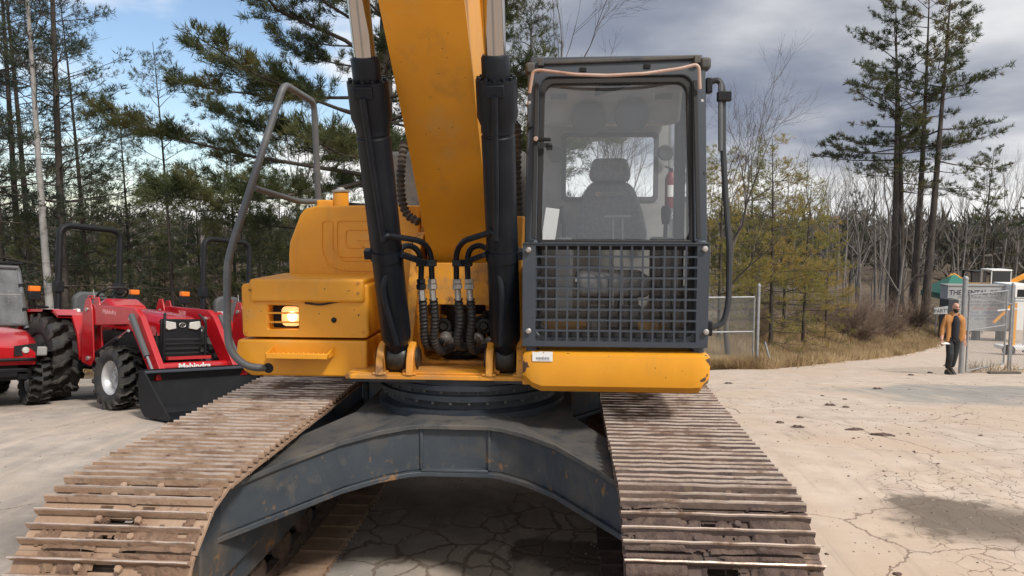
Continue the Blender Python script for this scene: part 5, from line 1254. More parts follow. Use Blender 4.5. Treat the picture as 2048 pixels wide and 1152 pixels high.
def make_tractor():
    T = empty('tractor')
    WB = 1.76
    for s in (-1, 1):
        wheel(T, tyR, rmR, 0, s*.60, .615, s > 0); wheel(T, tyF, rmF, WB, s*.56, .405, s > 0)
    # chassis, axle housings, engine block
    mb = MB(); mb.box((-.35, -.2, .42), (.6, .2, .80)); mb.box((.5, -.17, .45), (2.05, .17, .80)); mb.tube([(0, -.6, .615), (0, .6, .615)], .10, 12); mb.tube([(WB, -.55, .405), (WB, .55, .405)], .075, 12)
    mb.box((1.0, -.27, .52), (1.5, .27, .62)); mb.box((.35, -.50, .50), (.95, .50, .53)); mb.box((WB-.15, -.16, .36), (WB+.15, .16, .56)); mb.build('chassis', M['black'], T, .012)
    # engine bonnet
    mb = MB(); secs = [(.72, .30, 1.04, 1.30), (1.2, .31, 1.02, 1.285), (1.7, .31, .98, 1.245), (2.10, .30, .94, 1.195), (2.20, .27, .94, 1.165)]
    vs = []; 
    for x, hw, z0, z1 in secs: vs += [(x, a*hw, z0+(z1-z0)*b) for a, b in ((-1, 0), (-1, .62), (-.86, .86), (-.55, 1), (.55, 1), (.86, .86), (1, .62), (1, 0))]
    n = 8; fs = [(i*n+j, i*n+j+1, (i+1)*n+j+1, (i+1)*n+j) for i in range(len(secs)-1) for j in range(n-1)] + [tuple(range(n)), tuple(range((len(secs)-1)*n, len(secs)*n))]
    mb.add(vs, fs); mb.build('bonnet', M['red'], T, .01)
    mb = MB(); mb.box((.74, -.295, .70), (2.14, .295, .99)); mb.box((2.12, -.27, .60), (2.19, .27, 1.13)); mb.build('engine_side', M['dark'], T, .01)
    mb = MB(); mb.box((2.185, -.285, .62), (2.215, .285, 1.155)); gr = mb.build('grille', M['black'], T, .01)
    for z in (.70, .76, .82, .88): MB().box((2.214, -.25, z), (2.222, .25, z+.025)).build('grille_slat', M['rubber'], gr)
    for s in (-1, 1):
        pr = [V(2.216, s*.24, 1.13), V(2.216, s*.10, 1.11), V(2.216, s*.09, 1.03), V(2.216, s*.20, 1.01), V(2.216, s*.26, 1.05)]
        mb = MB(); mb.add([p for p in pr]+[p+V(.03, 0, 0) for p in pr], [(0, 1, 2, 3, 4), (5, 6, 7, 8, 9)]+[(i, (i+1) % 5, 5+(i+1) % 5, 5+i) for i in range(5)]); mb.build('headlight', M['lens'], T, .008)
    mb = MB(); mb.tube([(2.23, .045*math.cos(a*.5236), 1.075+.028*math.sin(a*.5236)) for a in range(12)], .005, 5, closed=True); mb.tube([(2.23, -.02, 1.06), (2.23, 0, 1.095), (2.23, .02, 1.06)], .004, 5); mb.build('emblem', M['steel'], T)
    # brush guard in front of the grille
    for s in (-1, 1): MB().tube(fillet([(2.20, s*.30, .55), (2.30, s*.29, .62), (2.30, s*.29, 1.12), (2.22, s*.24, 1.22)], .05), .018, 8).build('guard_post', M['black'], T)
    MB().tube([(2.31, -.29, .83), (2.31, .29, .83)], .010, 6).build('guard_bar', M['black'], T)
    # cowl, steering wheel, seat, levers
    mb = MB(); mb.prism([(.55, .80), (.50, 1.22), (.56, 1.40), (.72, 1.44), (.98, 1.32), (.98, .80)], 'y', -.24, .24); mb.build('dash_cowl', M['red'], T, .05, 3)
    Ms = Matrix.Translation((.46, 0, 1.50)) @ Matrix.Rotation(R(-28), 4, 'Y')
    mb = MB(); mb.tube([Ms @ V(.20*math.cos(a*.314), .20*math.sin(a*.314), 0) for a in range(20)], .016, 8, closed=True)
    for a in (0, 2.1, 4.2): mb.tube([Ms @ V(0, 0, -.02), Ms @ V(.20*math.cos(a), .20*math.sin(a), 0)], .010, 6)
    mb.tube([Ms @ V(0, 0, 0), (.58, 0, 1.30)], .025, 8); mb.build('steering_wheel', M['rubber'], T)
    mb = MB(); mb.box((-.15, -.25, 1.0), (.32, .25, 1.12)); mb.build('seat', M['rubber'], T, .04, 3)
    mb = MB(); mb.prism([(-.25, 1.05), (-.25, 1.46), (-.16, 1.54), (.16, 1.54), (.25, 1.46), (.25, 1.05)], 'x', -.24, -.13); sb = mb.build('seat_back', M['trim_dark'], T, .04, 3)
    mb = MB()
    for s in (-1, 1): mb.tube([(-.122, s*.025+.035*math.cos(a*.5236), 1.46+.022*math.sin(a*.5236)) for a in range(12)], .006, 5, closed=True)
    mb.build('seat_emblem', M['redmat'], sb)
    mb = MB(); mb.box((-.30, -.5, .80), (.5, .5, 1.0)); mb.build('platform', M['rubber'], T, .02)
    for k in range(5):
        x = .08+.05*k; y = -.33-.01*k
        mb = MB(); mb.tube(catmull([(x, y, 1.0), (x-.03, y, 1.12), (x+.01, y-.01, 1.24)], 4), .012, 6); l = mb.build('control_lever', M['rubber'], T)
        MB().lathe([(0, 0), (.02, .005), (.024, .03), (.016, .05), (0, .052)], 8, Matrix.Translation((x+.01, y-.01, 1.23))).build('knob', (M['white'], M['amber'], M['white'], M['lens'], M['white'])[k], l)
    # rear mudguards
    for s in (-1, 1):
        pts = [(-.52, .98), (-.44, 1.16), (-.32, 1.27), (.22, 1.27), (.40, 1.19), (.56, .95), (.66, .62)]
        pi_ = [(x*.96, z-.035) for x, z in pts]
        mb = MB(); n = len(pts)
        for (a, b, c, d) in zip(pts, pts[1:], pi_, pi_[1:]):
            y0, y1 = s*.35, s*(.82 if b[0] < .3 else (.70 if b[0] < .5 else .52))
            mb.add([(a[0], y0, a[1]), (b[0], y0, b[1]), (b[0], y1, b[1]), (a[0], y1, a[1]), (c[0], y0, c[1]), (d[0], y0, d[1]), (d[0], y1, d[1]), (c[0], y1, c[1])], [(0, 1, 2, 3), (4, 7, 6, 5), (0, 4, 5, 1), (2, 6, 7, 3)])
        mb.prism([(x, z) for x, z in pts]+[(.52, .60), (-.45, .75)], 'y', s*.35-.012, s*.35+.012)
        fd = mb.build('mudguard', M['red'], T)
        MB().box((.02, s*.66-.09, 1.2705), (.14, s*.66+.09, 1.2735)).build('warning_sticker', M['sticker'], fd)
    # roll bar
    rb = fillet([(-.20, -.44, .95), (-.22, -.44, 2.50), (-.22, .44, 2.50), (-.20, .44, .95)], .16, 6)
    r_ = MB().tube(rb, .045, 10).build('roll_bar', M['black'], T)
    for s in (-1, 1):
        MB().box((-.28, s*.44-.055, 1.52), (-.14, s*.44+.055, 1.68)).build('roll_bar_hinge', M['black'], r_, .01)
        MB().box((-.27, s*.44-.06, 1.0), (-.13, s*.44+.06, 1.22)).build('roll_bar_foot', M['black'], r_, .01)
        MB().tube(fillet([(-.30, s*.52, 1.30), (-.30, s*.70, 1.32), (-.30, s*.72, 1.42)], .04), .016, 6).build('lamp_stalk', M['black'], T)
        mb = MB(); mb.box((-.34, s*.72-.075, 1.40), (-.24, s*.72+.075, 1.52)); lb = mb.build('rear_lamp', M['black'], T, .01)
        MB().box((-.33, s*.72-.07, 1.521), (-.245, s*.72+.07, 1.60)).build('amber_lens', M['amber'], lb, .012)
    # front loader
    for s in (-1, 1):
        y0, y1 = s*.47, s*.55
        arm = [(.92, 1.10), (.86, 1.16), (.86, 1.26), (.98, 1.34), (2.06, 1.28), (2.20, 1.18), (2.70, .50), (2.66, .36), (2.52, .36), (2.46, .46), (2.00, 1.02), (1.92, 1.08), (1.1, 1.06)]
        a_ = MB().prism(arm, 'y', y0, y1).build('loader_arm', M['red'], T, .008)
        mb = MB(); mb.prism([(.82, .56), (.80, 1.20), (.88, 1.44), (.98, 1.44), (1.06, 1.25), (1.14, .62), (1.06, .52)], 'y', s*.44, s*.465); mb.prism([(.82, .56), (.80, 1.20), (.88, 1.42), (.98, 1.42), (1.06, 1.25), (1.14, .62), (1.06, .52)], 'y', s*.555, s*.575); mb.box((.84, min(s*.30, s*.44), .56), (1.1, max(s*.30, s*.44), .66)); mb.build('loader_tower', M['red'], T, .006)
        for x, z in ((.93, 1.27), (1.0, .62), (2.03, 1.16), (2.60, .44)): MB().tube([(x, s*.43, z), (x, s*.595, z)], .028, 12).build('pivot_pin', M['steel'], T)
        MB().tube([(1.0, s*.51, .64), (1.62, s*.51, .90)], .036, 12).build('lift_cylinder', M['black'], T); MB().tube([(1.6, s*.51, .89), (1.86, s*.51, 1.0)], .02, 10).build('lift_rod', M['chrome'], T)
        yy = s*.62
        MB().tube([(2.12, yy, 1.20), (2.50, yy, .70)], .036, 12).build('tilt_cylinder', M['trim_dark'], T); MB().tube([(2.49, yy, .715), (2.66, yy, .49)], .020, 10).build('tilt_rod', M['chrome'], T)
        MB().tube(catmull([(2.10, yy-s*.04, 1.18), (2.28, yy-s*.05, .92), (2.42, yy-s*.05, .76)], 5), .012, 6).build('oil_pipe', M['steel'], T)
        MB().bar((2.66, s*.50, .44), (2.72, s*.64, .46), .06, .07).build('bucket_link', M['red'], T, .006)
        p = V(1.45, -.5505 if s < 0 else .4685, 1.235)
        Mx = frame(p, (1, 0, -.055), (0, 0, 1))
        text('arm_lettering', 'Mahindra' if s < 0 else '2638', .085, M['sticker_red'], Mx, a_, .0015, sx=1.05, bold=.001)
    MB().tube([(2.47, -.48, .55), (2.47, .48, .55)], .060, 16).build('torque_tube', M['red'], T)
    text('tube_lettering', 'Mahindra', .105, M['white'], frame((2.532, 0, .556), (0, 1, 0), (0, 0, 1)), T, .001, bold=.0035, sx=1.15)
    for x0_ in (-.05,): MB().prism([(2.44, .50), (2.52, .50), (2.50, .34), (2.46, .34)], 'y', -.03, .03).build('tube_tab', M['red'], T)
    MB().bar((2.40, -.30, .66), (2.40, .30, .66), .05, .04).build('cross_bar', M['red'], T)
    # bucket
    prof = [(2.72, .56), (2.70, .42), (2.76, .12), (2.86, .03), (3.36, .015)]
    mb = MB(); w = .82
    for (a, b) in zip(prof, prof[1:]):
        d = V(b[0]-a[0], 0, b[1]-a[1]).normalized(); nn = V(d.z, 0, -d.x)*-.012
        vs = [(a[0], -w, a[1]), (a[0], w, a[1]), (b[0], w, b[1]), (b[0], -w, b[1])]; vs += [V(*q)+nn for q in vs]
        mb.add(vs, [(0, 1, 2, 3), (4, 7, 6, 5), (0, 4, 5, 1), (1, 5, 6, 2), (2, 6, 7, 3), (3, 7, 4, 0)])
    bk = mb.build('bucket', M['black'], T)
    for s in (-1, 1): MB().prism([(2.72, .54), (2.69, .40), (2.75, .12), (2.86, .02), (3.36, .01), (3.36, .04), (2.96, .40), (2.80, .55)], 'y', s*w-.011, s*w+.011).build('bucket_side', M['black'], bk)
    MB().box((2.69, -w, .515), (2.83, w, .545)).build('bucket_lip', M['slate'], bk, .006)
    # bonnet side vent
    for s in (-1, 1): MB().box((1.15, min(s*.305, s*.318), 1.06), (1.45, max(s*.305, s*.318), 1.13)).build('side_vent', M['black'], T, .006)
    MB().tube([(.60, -.30, 1.25), (.56, -.32, 1.55)], .006, 5).build('lever_rod', M['steel'], T)
    return T
M['sticker_red'] = mat('faded_lettering', (.62, .30, .30), .5)
T1 = make_tractor(); HD = R(-30)
def settle(T, head, wb, hw):
    """rest a vehicle on the sloping ground: front/rear and side-to-side"""
    x, y = T.location.x, T.location.y; c, s = math.cos(head), math.sin(head)
    P = lambda lx, ly: V(x+lx*c-ly*s, y+lx*s+ly*c, gz(x+lx*c-ly*s, y+lx*s+ly*c))
    rl, rr, fl, fr = P(0, hw), P(0, -hw), P(wb, hw), P(wb, -hw)
    f = ((fl+fr)-(rl+rr)).normalized()*(1 if wb > 0 else -1); l = ((rl+fl)-(rr+fr)); l = (l-f*l.dot(f)).normalized(); n = f.cross(l)
    T.rotation_euler = Matrix((f, l, n)).transposed().to_euler(); T.location.z = (rl.z+rr.z)/2
def place(T, px, py, Ydepth, lx, ly, head):
    """put local ground point (lx, ly) under the photograph's pixel px at world depth Ydepth"""
    p = at(px, py, Ydepth); c, s = math.cos(head), math.sin(head)
    T.location = (p.x-(lx*c-ly*s), p.y-(lx*s+ly*c), 0); x, y = T.location.x, T.location.y
    settle(T, head, 1.76, .60)
place(T1, 93, 715, 4.95, 0, -.60, HD)
tag(T1, 'red compact tractor with raised roll bar and front loader, black bucket lowered to the ground', 'tractor', 'red loader tractors')
T2 = copy_tree(T1)
place(T2, 396, 720, 6.6, 0, -.60, HD)
T2['label'] = 'second red tractor, mostly hidden behind the first one and the excavator'
# ------------------------------------------------------------------ utility vehicle at the edge
U = empty('utility_vehicle')
tyU = tyre_mesh('tyre', .33, .27, .17, 18, .025, 'atv'); rmU = rim_mesh('rim', .17, .22)
for x in (0, -1.95):
    for s in (-1, 1): wheel(U, tyU, M_r if False else rmU, x, s*.56, .33, s > 0)
mb = MB(); secs = [(-.62, .62, .62, 1.06), (-.2, .60, .62, 1.04), (.18, .52, .60, .95), (.42, .44, .56, .80)]
vs = []
for x, hw, z0, z1 in secs: vs += [(x, a*hw, z0+(z1-z0)*b) for a, b in ((-1, .0), (-1, .55), (-.82, .85), (-.45, .93), (0, 1), (.45, .93), (.82, .85), (1, .55), (1, .0))]
n = 9; fs = [(i*n+j, i*n+j+1, (i+1)*n+j+1, (i+1)*n+j) for i in range(3) for j in range(n-1)] + [tuple(range(n)), tuple(range(3*n, 4*n))]
mb.add(vs, fs); mb.build('front_bodywork', M['red'], U, .012)
for s in (-1, 1):
    pr = [(.34, s*.475, .83), (.43, s*.20, .80), (.43, s*.20, .68), (.36, s*.46, .66)]
    MB().add(pr+[(x+.018, y*1.01, z) for x, y, z in pr], [(0, 1, 2, 3), (4, 5, 6, 7)]+[(i, (i+1) % 4, 4+(i+1) % 4, 4+i) for i in range(4)]).build('lamp_housing', M['dark'], U)
    MB().lathe([(.042, 0), (.036, .016), (0, .02)], 14, along((.425, s*.33, .745), (1.4, s*.20, .745))).build('headlight', M['lens'], U)
    MB().box((-.32, s*.62-.10, .70), (.18, s*.62+.12, .725), 0).build('wheel_arch', M['black'], U, .012)
    MB().tube(fillet([(-.60, s*.60, 1.0), (-.95, s*.56, 1.86), (-2.1, s*.56, 1.90), (-2.35, s*.60, .8)], .12), .030, 8).build('cage_tube', M['rail'], U)
    mb = MB().tube([(.05, s*.15, .40), (0, s*.45, .34)], .022, 8); mb.tube([(-.15, s*.15, .42), (-.02, s*.45, .36)], .022, 8); mb.tube([(-.05, s*.25, .85), (0, s*.42, .42)], .035, 10); mb.build('suspension_arm', M['black'], U)
    MB().box((.20, s*.50-.06, .66), (.34, s*.50+.10, .78)).build('corner_bumper', M['trim'], U, .02)
MB().tube([(-.95, -.56, 1.86), (-.95, .56, 1.86)], .030, 8).build('cage_tube', M['rail'], U)
pw = [V(-.60, -.60, 1.05), V(-.60, .60, 1.05), V(-.93, .56, 1.82), V(-.93, -.56, 1.82)]
MB().add(pw, [(0, 1, 2, 3)]).build('windshield', M['glass_haze'], U)
MB().bar(pw[0].lerp(pw[3], .55), pw[1].lerp(pw[2], .55), .012, .012).build('windshield_joint', M['trim'], U)
for a, b in ((0, 1), (1, 2), (3, 0)): MB().tube([pw[a], pw[b]], .020, 8).build('windshield_frame', M['slate_dusty'], U)
for k in (.28, .72):
    for a, b in ((0, 3), (1, 2)):
        p = pw[a].lerp(pw[b], k); MB().box(p-V(.02, .03, .025), p+V(.03, .03, .025)).build('windshield_clip', M['black'], U, .005)
mb = MB(); mb.box((-2.3, -.56, .36), (.30, .56, .44)); mb.box((-2.3, -.60, .44), (-.65, .60, .62)); mb.box((-.3, -.28, .40), (.34, .28, .66)); mb.build('chassis', M['black'], U, .015)
mb = MB(); mb.tube(fillet([(.36, -.40, .42), (.50, -.36, .50), (.50, .36, .50), (.36, .40, .42)], .08), .025, 8); mb.tube(fillet([(.36, -.45, .62), (.48, -.40, .63), (.48, .40, .63), (.36, .45, .62)], .08), .022, 8); mb.build('bumper', M['black'], U)
MB().box((-3.2, -.68, .70), (-1.75, .68, 1.0)).build('cargo_bed', M['red'], U, .02)
mb = MB(); mb.box((-1.5, -.52, .62), (-1.05, .52, .80)); mb.box((-1.62, -.52, .70), (-1.5, .52, 1.30)); mb.build('bench_seat', M['rubber'], U, .04, 3)
MB().box((-2.35, -.62, 1.90), (-.92, .62, 1.94)).build('roof_panel', M['black'], U, .01)
hu = R(-38); p = at(68, 783, 4.45); c, s = math.cos(hu), math.sin(hu)
U.location = (p.x+.56*s, p.y-.56*c, 0); settle(U, hu, -1.95, .56)
tag(U, 'red off-road utility vehicle with clear windshield, cut off by the photo edge', 'utility vehicle')
# ------------------------------------------------------------------ chain-link gates
def gate(name, a, b, h, label, mid=True, bands=(), posts=True, gap=.06, rows=(.5,)):
    """framed chain-link panel from ground point a to b"""
    a, b = Vector(a), Vector(b); d = (b-a); L = d.length; u = d.normalized(); up = V(0, 0, 1)
    G = empty(name, a); A, B = V(0, 0, 0), d
    z0, z1 = gap, h
    def P(s, z): return u*s+up*z + V(0, 0, (b.z-a.z)*0)
    for s in (0, L): MB().tube([P(s, z0), P(s, z1)], .024, 10).build('frame_post', M['galv'], G)
    for z in (z0, z1): MB().tube([P(0, z), P(L, z)], .022, 10).build('frame_rail', M['galv'], G)
    for q in rows: MB().tube([P(0, z0+(z1-z0)*q), P(L, z0+(z1-z0)*q)], .020, 8).build('middle_rail', M['galv'], G)
    mb = MB(); st = .075; H = z1-z0
    def clip(p, q): return None
    k = -H
    while k < L:
        for sg in (1, -1):
            s0, s1 = k, k+H; za, zb = (z0, z1) if sg > 0 else (z1, z0)
            t0 = max(0, (0-s0)/H); t1 = min(1, (L-s0)/H)
            if t1-t0 > .02:
                p = P(s0+H*t0, za+(zb-za)*t0); q = P(s0+H*t1, za+(zb-za)*t1); mb.tube([p, q], .0034, 3, caps=False)
        k += st
    tag(mb.build('chain_link_mesh', M['wire'], G), kind='stuff')
    tag(G, label, 'gate'); return G
def post(name, p, h, r, label, cat='post', group=None):
    E = empty(name, p)
    MB().lathe([(r, -.1), (r, h), (0, h)], 16).build('pole', M['galv'], E)
    MB().lathe([(r*1.12, h-.03), (r*1.15, h+.01), (r*.8, h+.05), (0, h+.07)], 16).build('cap', M['galv'], E)
    tag(E, label, cat, group); return E
def gp(px, Y):
    x = at(px, 640, Y).x; return V(x, Y, gz(x, Y))
YG = 16.0
a, b = gp(1508, YG), gp(1385, YG-.3); b.z = a.z
gate('chain_link_gate', a, b, 1.98, 'open chain-link gate leaf with a middle rail, standing right beside the cab', rows=(.5,))
post('gate_post', gp(1516, YG+.08), 2.30, .045, 'grey gate post at the free end of the gate beside the cab')
YH = 14.6
a, b = gp(1937, YH), gp(2012, YH+1.15)
g2 = gate('chain_link_gate', a, V(b.x, b.y, a.z), 2.02, 'open chain-link gate leaf hinged beside the walking man', rows=(.53,))
post('gate_post', gp(1927, YH-.05), 2.42, .062, 'thick galvanised hinge post just beside the walking man')
post('fence_post', gp(2022, YH+1.4), 2.35, .035, 'slimmer fence post behind the gate, under the lettered trailer')
a, b = gp(2026, YH+1.42), gp(2190, YH+2.1)
gate('chain_link_fence', a, V(b.x, b.y, a.z-.1), 2.0, 'chain-link fence panel running out of the photo behind the gate', rows=(.96,))
MB_ = MB().tube([gp(1930, YH)+V(.05, 0, 2.0), gp(2022, YH+1.4)+V(0, 0, 1.83)], .020, 8).build('brace_pipe', M['galv']); tag(MB_, 'sloping galvanised brace pipe between hinge post and fence post', 'pipe')
pA = onz(1985, 737, gz(*at(1985, 737, YH).xy)); tag(MB().bar(gp(1983, YH-.1)+V(0, 0, .03), gp(2046, YH+.1)+V(0, 0, .03), .10, .05).build('timber_beam', M['bark_grey'], None, .008), 'weathered timber lying on the pavement at the foot of the gate', 'timber')
p0 = gp(1549, YG+.2); tag(MB().tube([p0+V(0, 0, -.1), p0+V(-.22, .1, .72)], .030, 8).build('leaning_pipe', M['galv']), 'short grey pipe leaning out of the grass beside the gate post', 'pipe')

# ------------------------------------------------------------------ rental trailer and equipment beyond the gate
M['trailer'] = mat('trailer_white', (.34, .35, .36), .6, layers=[((.25, .25, .25), 2, .4, .7, 6)])
M['ink'] = mat('black_lettering', (.03, .03, .035), .6); M['ink_red'] = mat('red_lettering', (.42, .10, .10), .6); M['ink_blue'] = mat('blue_print', (.10, .13, .24), .6)
M['green_tarp'] = mat('green_tarp', (.015, .13, .095), .7)
YT2 = 40.0
def far(px, py, Y=YT2): return at(px, py, Y)
t0, t1 = far(1896, 574), far(2030, 574); tb_ = far(1960, 662).z
TR = empty('office_trailer', (t0.x, YT2, tb_)); O = Vector(TR.location)
def rel(v): return Vector(v)-O
W = t1.x-t0.x; Ht = far(1960, 572).z-tb_
zf = gz(t0.x+1, YT2)-tb_
MB().box((0, 0, 0), (W, .9, Ht)).build('body', M['trailer'], TR, .02)
MB().box((-.05, -.05, Ht-.02), (W+.05, .95, Ht+.06)).build('roof', M['trim'], TR, .02)
for x in (.4, W/2, W-.5): MB().box((x, .3, min(zf, -.4)-.1), (x+.25, .8, 0)).build('support', M['trim_dark'], TR)
def tl(body, px, py, size, mt, **k):
    p = rel(far(px, py)); text('lettering', body, size, mt, frame((p.x, -.004, p.z), (1, 0, 0), (0, 0, 1)), TR, .001, **k)
s_ = 1479/(YT2+4.9)
tl('THE RENTAL CENTER', 1963, 586, .40, M['ink'], bold=.010, sx=.93)
tl('CONSTRUCTION EQUIPMENT', 1958, 595, .19, M['ink'], shear=.3, sx=.95)
tl('PARTY & EVENT SUPPLIES', 1955, 604, .19, M['ink'], shear=.3, sx=.95)
tl('CONTRACTORS - HOMEOWNERS', 1962, 610.5, .17, M['ink'], shear=.3, sx=.95)
tl('SALES - SERVICE - RENTALS', 1960, 617, .17, M['ink_red'], shear=.3)
for i, tx in enumerate(('COMPRESSORS   GENERATORS', 'LIFTS   EXCAVATORS   TOOLS', 'TENTS   TABLES   CHAIRS')): tl(tx, 1958, 625+i*6.5, .17, M['ink_blue'], shear=.3, sx=.95)
tag(TR, 'white trailer lettered THE RENTAL CENTER with lists of equipment, beyond the gate', 'trailer')
# annex with window
q0, q1 = far(2031, 574, 39), far(2075, 574, 39); zb2 = far(2040, 640, 39).z
AN = empty('storage_shed', (q0.x, 39, zb2)); MB().box((0, 0, -.6), (q1.x-q0.x, 2.2, far(2040, 570, 39).z-zb2)).build('wall', M['white'], AN, .02)
p = rel(V(0, 0, 0)); w_ = far(2035, 579, 39); MB().box((w_.x-q0.x, -.02, far(2040, 594, 39).z-zb2), (w_.x-q0.x+.55, -.004, w_.z-zb2)).build('window', M['dark'], AN)
tag(AN, 'white shed with a dark window next to the lettered trailer, at the photo edge', 'shed')
# low board lettered PARTY
YP = 36.0; p0 = at(1868, 628, YP); p1 = at(1896, 614, YP)
SB = empty('lettered_board', (p0.x, YP, p0.z)); bw = p1.x-p0.x
MB().prism([(0, 0), (bw, 0), (bw, p1.z-p0.z+.05), (0, p1.z-p0.z-.06)], 'y', 0, .05).build('panel', M['trailer'], SB)
text('lettering', 'PARTY', .26, M['ink'], frame((bw*.55, -.004, (p1.z-p0.z)*.42), (1, 0, .06), (0, 0, 1)), SB, .001, bold=.004)
for x in (.1, bw-.1): MB().box((x, .0, -1.0), (x+.06, .05, 0)).build('leg', M['trim_dark'], SB)
tag(SB, 'pale board lettered PARTY left of the trailer behind the man', 'sign')
tag(MB().box((at(1897, 600, 38).x, 38, gz(at(1897, 600, 38).x, 38)), (at(1918, 600, 38).x, 39, at(1900, 599, 38).z)).build('dark_crate', M['ink'], None, .03), 'dark crate in front of the lettered trailer behind the man', 'crate')
# green canopy
cg = at(1905, 590, 46); CN = empty('green_canopy', (cg.x, 46, gz(cg.x, 46))); hz = at(1900, 572, 46).z-CN.location.z
mb = MB(); w = 1.35; mb.add([(-w, -1.5, hz-.4), (w, -1.5, hz-.4), (w, 1.5, hz-.4), (-w, 1.5, hz-.4), (-.2, -.2, hz+.75), (.2, .2, hz+.75)], [(0, 1, 4), (1, 2, 5), (1, 5, 4), (2, 3, 5), (3, 0, 4), (3, 4, 5), (0, 3, 2, 1)]); mb.build('roof', M['green_tarp'], CN)
for x in (-w+.1, w-.1):
    for y in (-1.4, 1.4): MB().tube([(x, y, 0), (x, y, hz-.38)], .04, 8).build('pole', M['galv'], CN)
MB().box((-w, -1.52, hz-.75), (-w+.04, 1.5, hz-.38)).build('valance', M['green_tarp'], CN); MB().box((-w, -1.54, hz-.65), (w, -1.5, hz-.38)).build('valance', M['green_tarp'], CN)
tag(CN, 'green pop-up canopy behind the trailer near the tall pines', 'canopy')
# parked machines behind the trailer
M['glass_dark'] = mat('dark_cab_glass', (.03, .035, .04), .12)
def cabmachine(name, px, py, Y, w, h, bodym, armm, label, armdir=-1, white=True):
    p = at(px, py, Y); gz_ = gz(p.x, Y); E = empty(name, (p.x, Y, gz_)); z = p.z-gz_
    mb = MB(); mb.box((-w*.9, -.9, .0), (w*.9, -.5, .75)); mb.box((-w*.9, .5, .0), (w*.9, .9, .75)); mb.build('track', M['chain'], E, .1)
    MB().box((-.3, -.4, .3), (.3, .4, z)).build('turntable', M['black'], E)
    MB().box((-w, -1.0, z-.9), (w*1.05, 1.0, z)).build('body', bodym, E, .08)
    for x in (-w*.45, w*.5):
        for y in (-.7, .5): MB().box((x-.05, y-.05, z), (x+.05, y+.05, z+h)).build('cab_post', M['white'] if white else M['black'], E)
    MB().box((-w*.5, -.8, z+h), (w*.56, .6, z+h+.1)).build('cab_roof', M['white'] if white else M['black'], E, .03)
    MB().add([(-w*.45, -.76, z), (w*.5, -.76, z), (w*.5, -.76, z+h), (-w*.45, -.76, z+h)], [(0, 1, 2, 3)]).build('cab_glass', M['glass_dark'], E)
    mb = MB(); mb.bar((armdir*w*.6, -.3, z), (armdir*w*1.6, -.3, z+h*.75), .25, .3); mb.bar((armdir*w*1.6, -.3, z+h*.75), (armdir*w*2.1, -.3, z+h*.1), .2, .25); mb.build('boom', armm, E, .03)
    tag(E, label, 'excavator', None); return E
cabmachine('parked_excavator', 1945, 566, 52, 1.0, .85, M['yellow'], M['yellow'], 'small dark-cab excavator with yellow arm above the trailer roof', -1, False)
cabmachine('parked_excavator', 1988, 567, 48, 1.25, .90, M['yellow'], M['yellow'], 'white-cab machine standing right above the word CENTER', 1, True)
# yellow lift frame at the edge
lx = at(2030, 640, 30); LF = empty('lift_trailer', (lx.x, 30, gz(lx.x, 30))); lz = at(2030, 606, 30).z-LF.location.z
for x in (-.05, .45): MB().box((x, 0, .1), (x+.12, .12, lz)).build('mast', M['yellow'] if x < 0 else M['white'], LF)
mb = MB(); mb.box((-.6, -.3, .25), (.9, .5, .42)); mb.build('base', M['white'], LF, .02)
MB().bar((-.05, .06, lz), (-.9, .06, lz-.9), .1, .1).build('arm', M['yellow'], LF); MB().bar((-.8, 0, lz-.35), (.6, 0, lz-.2), .06, .06).build('rail', M['white'], LF)
for x in (-.4, .6): MB().lathe([(0, -.08), (.25, -.08), (.25, .08), (0, .08)], 16, Matrix.Translation((x, -.35, .25)) @ Matrix.Rotation(R(90), 4, 'X')).build('wheel', M['tyre'], LF)
tag(LF, 'yellow and white towable lift behind the chain-link fence at the photo edge', 'lift')

# ------------------------------------------------------------------ walking man
M['skin'] = mat('skin', (.50, .27, .19), .55, layers=[((.44, .22, .15), 12, .4, .7, 3)])
M['jacket'] = mat('tan_jacket', (.44, .20, .062), .85, layers=[((.33, .14, .042), 5, .42, .68, 5), ((.42, .20, .07), 12, .55, .75, 4)], bump=(30, .4, .02))
M['shirt'] = mat('dark_shirt', (.018, .020, .028), .85); M['trousers'] = mat('dark_trousers', (.014, .016, .018), .85, layers=[((.028, .03, .034), 9, .45, .7, 4)], bump=(25, .3, .01))
M['beard'] = mat('dark_beard', (.022, .015, .012), .8); M['boot'] = mat('dark_boots', (.03, .025, .02), .7)
YMN = 14.05
pm = gp(1909, YMN); PM = empty('person', pm); PM.rotation_euler = (0, 0, R(4))
tag(PM, 'man in a tan jacket and dark trousers walking beside the gate holding a paper', 'person')
def skin(name, verts, edges, mt, parent, sub=2, root=0):
    me = bpy.data.meshes.new(name); me.from_pydata([v[:3] for v in verts], edges, []); o = inst(name, me, parent); me.materials.append(mt)
    sm = o.modifiers.new('s', 'SKIN'); sm.use_smooth_shade = True
    for i, v in enumerate(verts):
        r = v[3]; me.skin_vertices[0].data[i].radius = r if isinstance(r, tuple) else (r, r); me.skin_vertices[0].data[i].use_root = (i == root)
    s = o.modifiers.new('u', 'SUBSURF'); s.levels = sub; s.render_levels = sub; return o
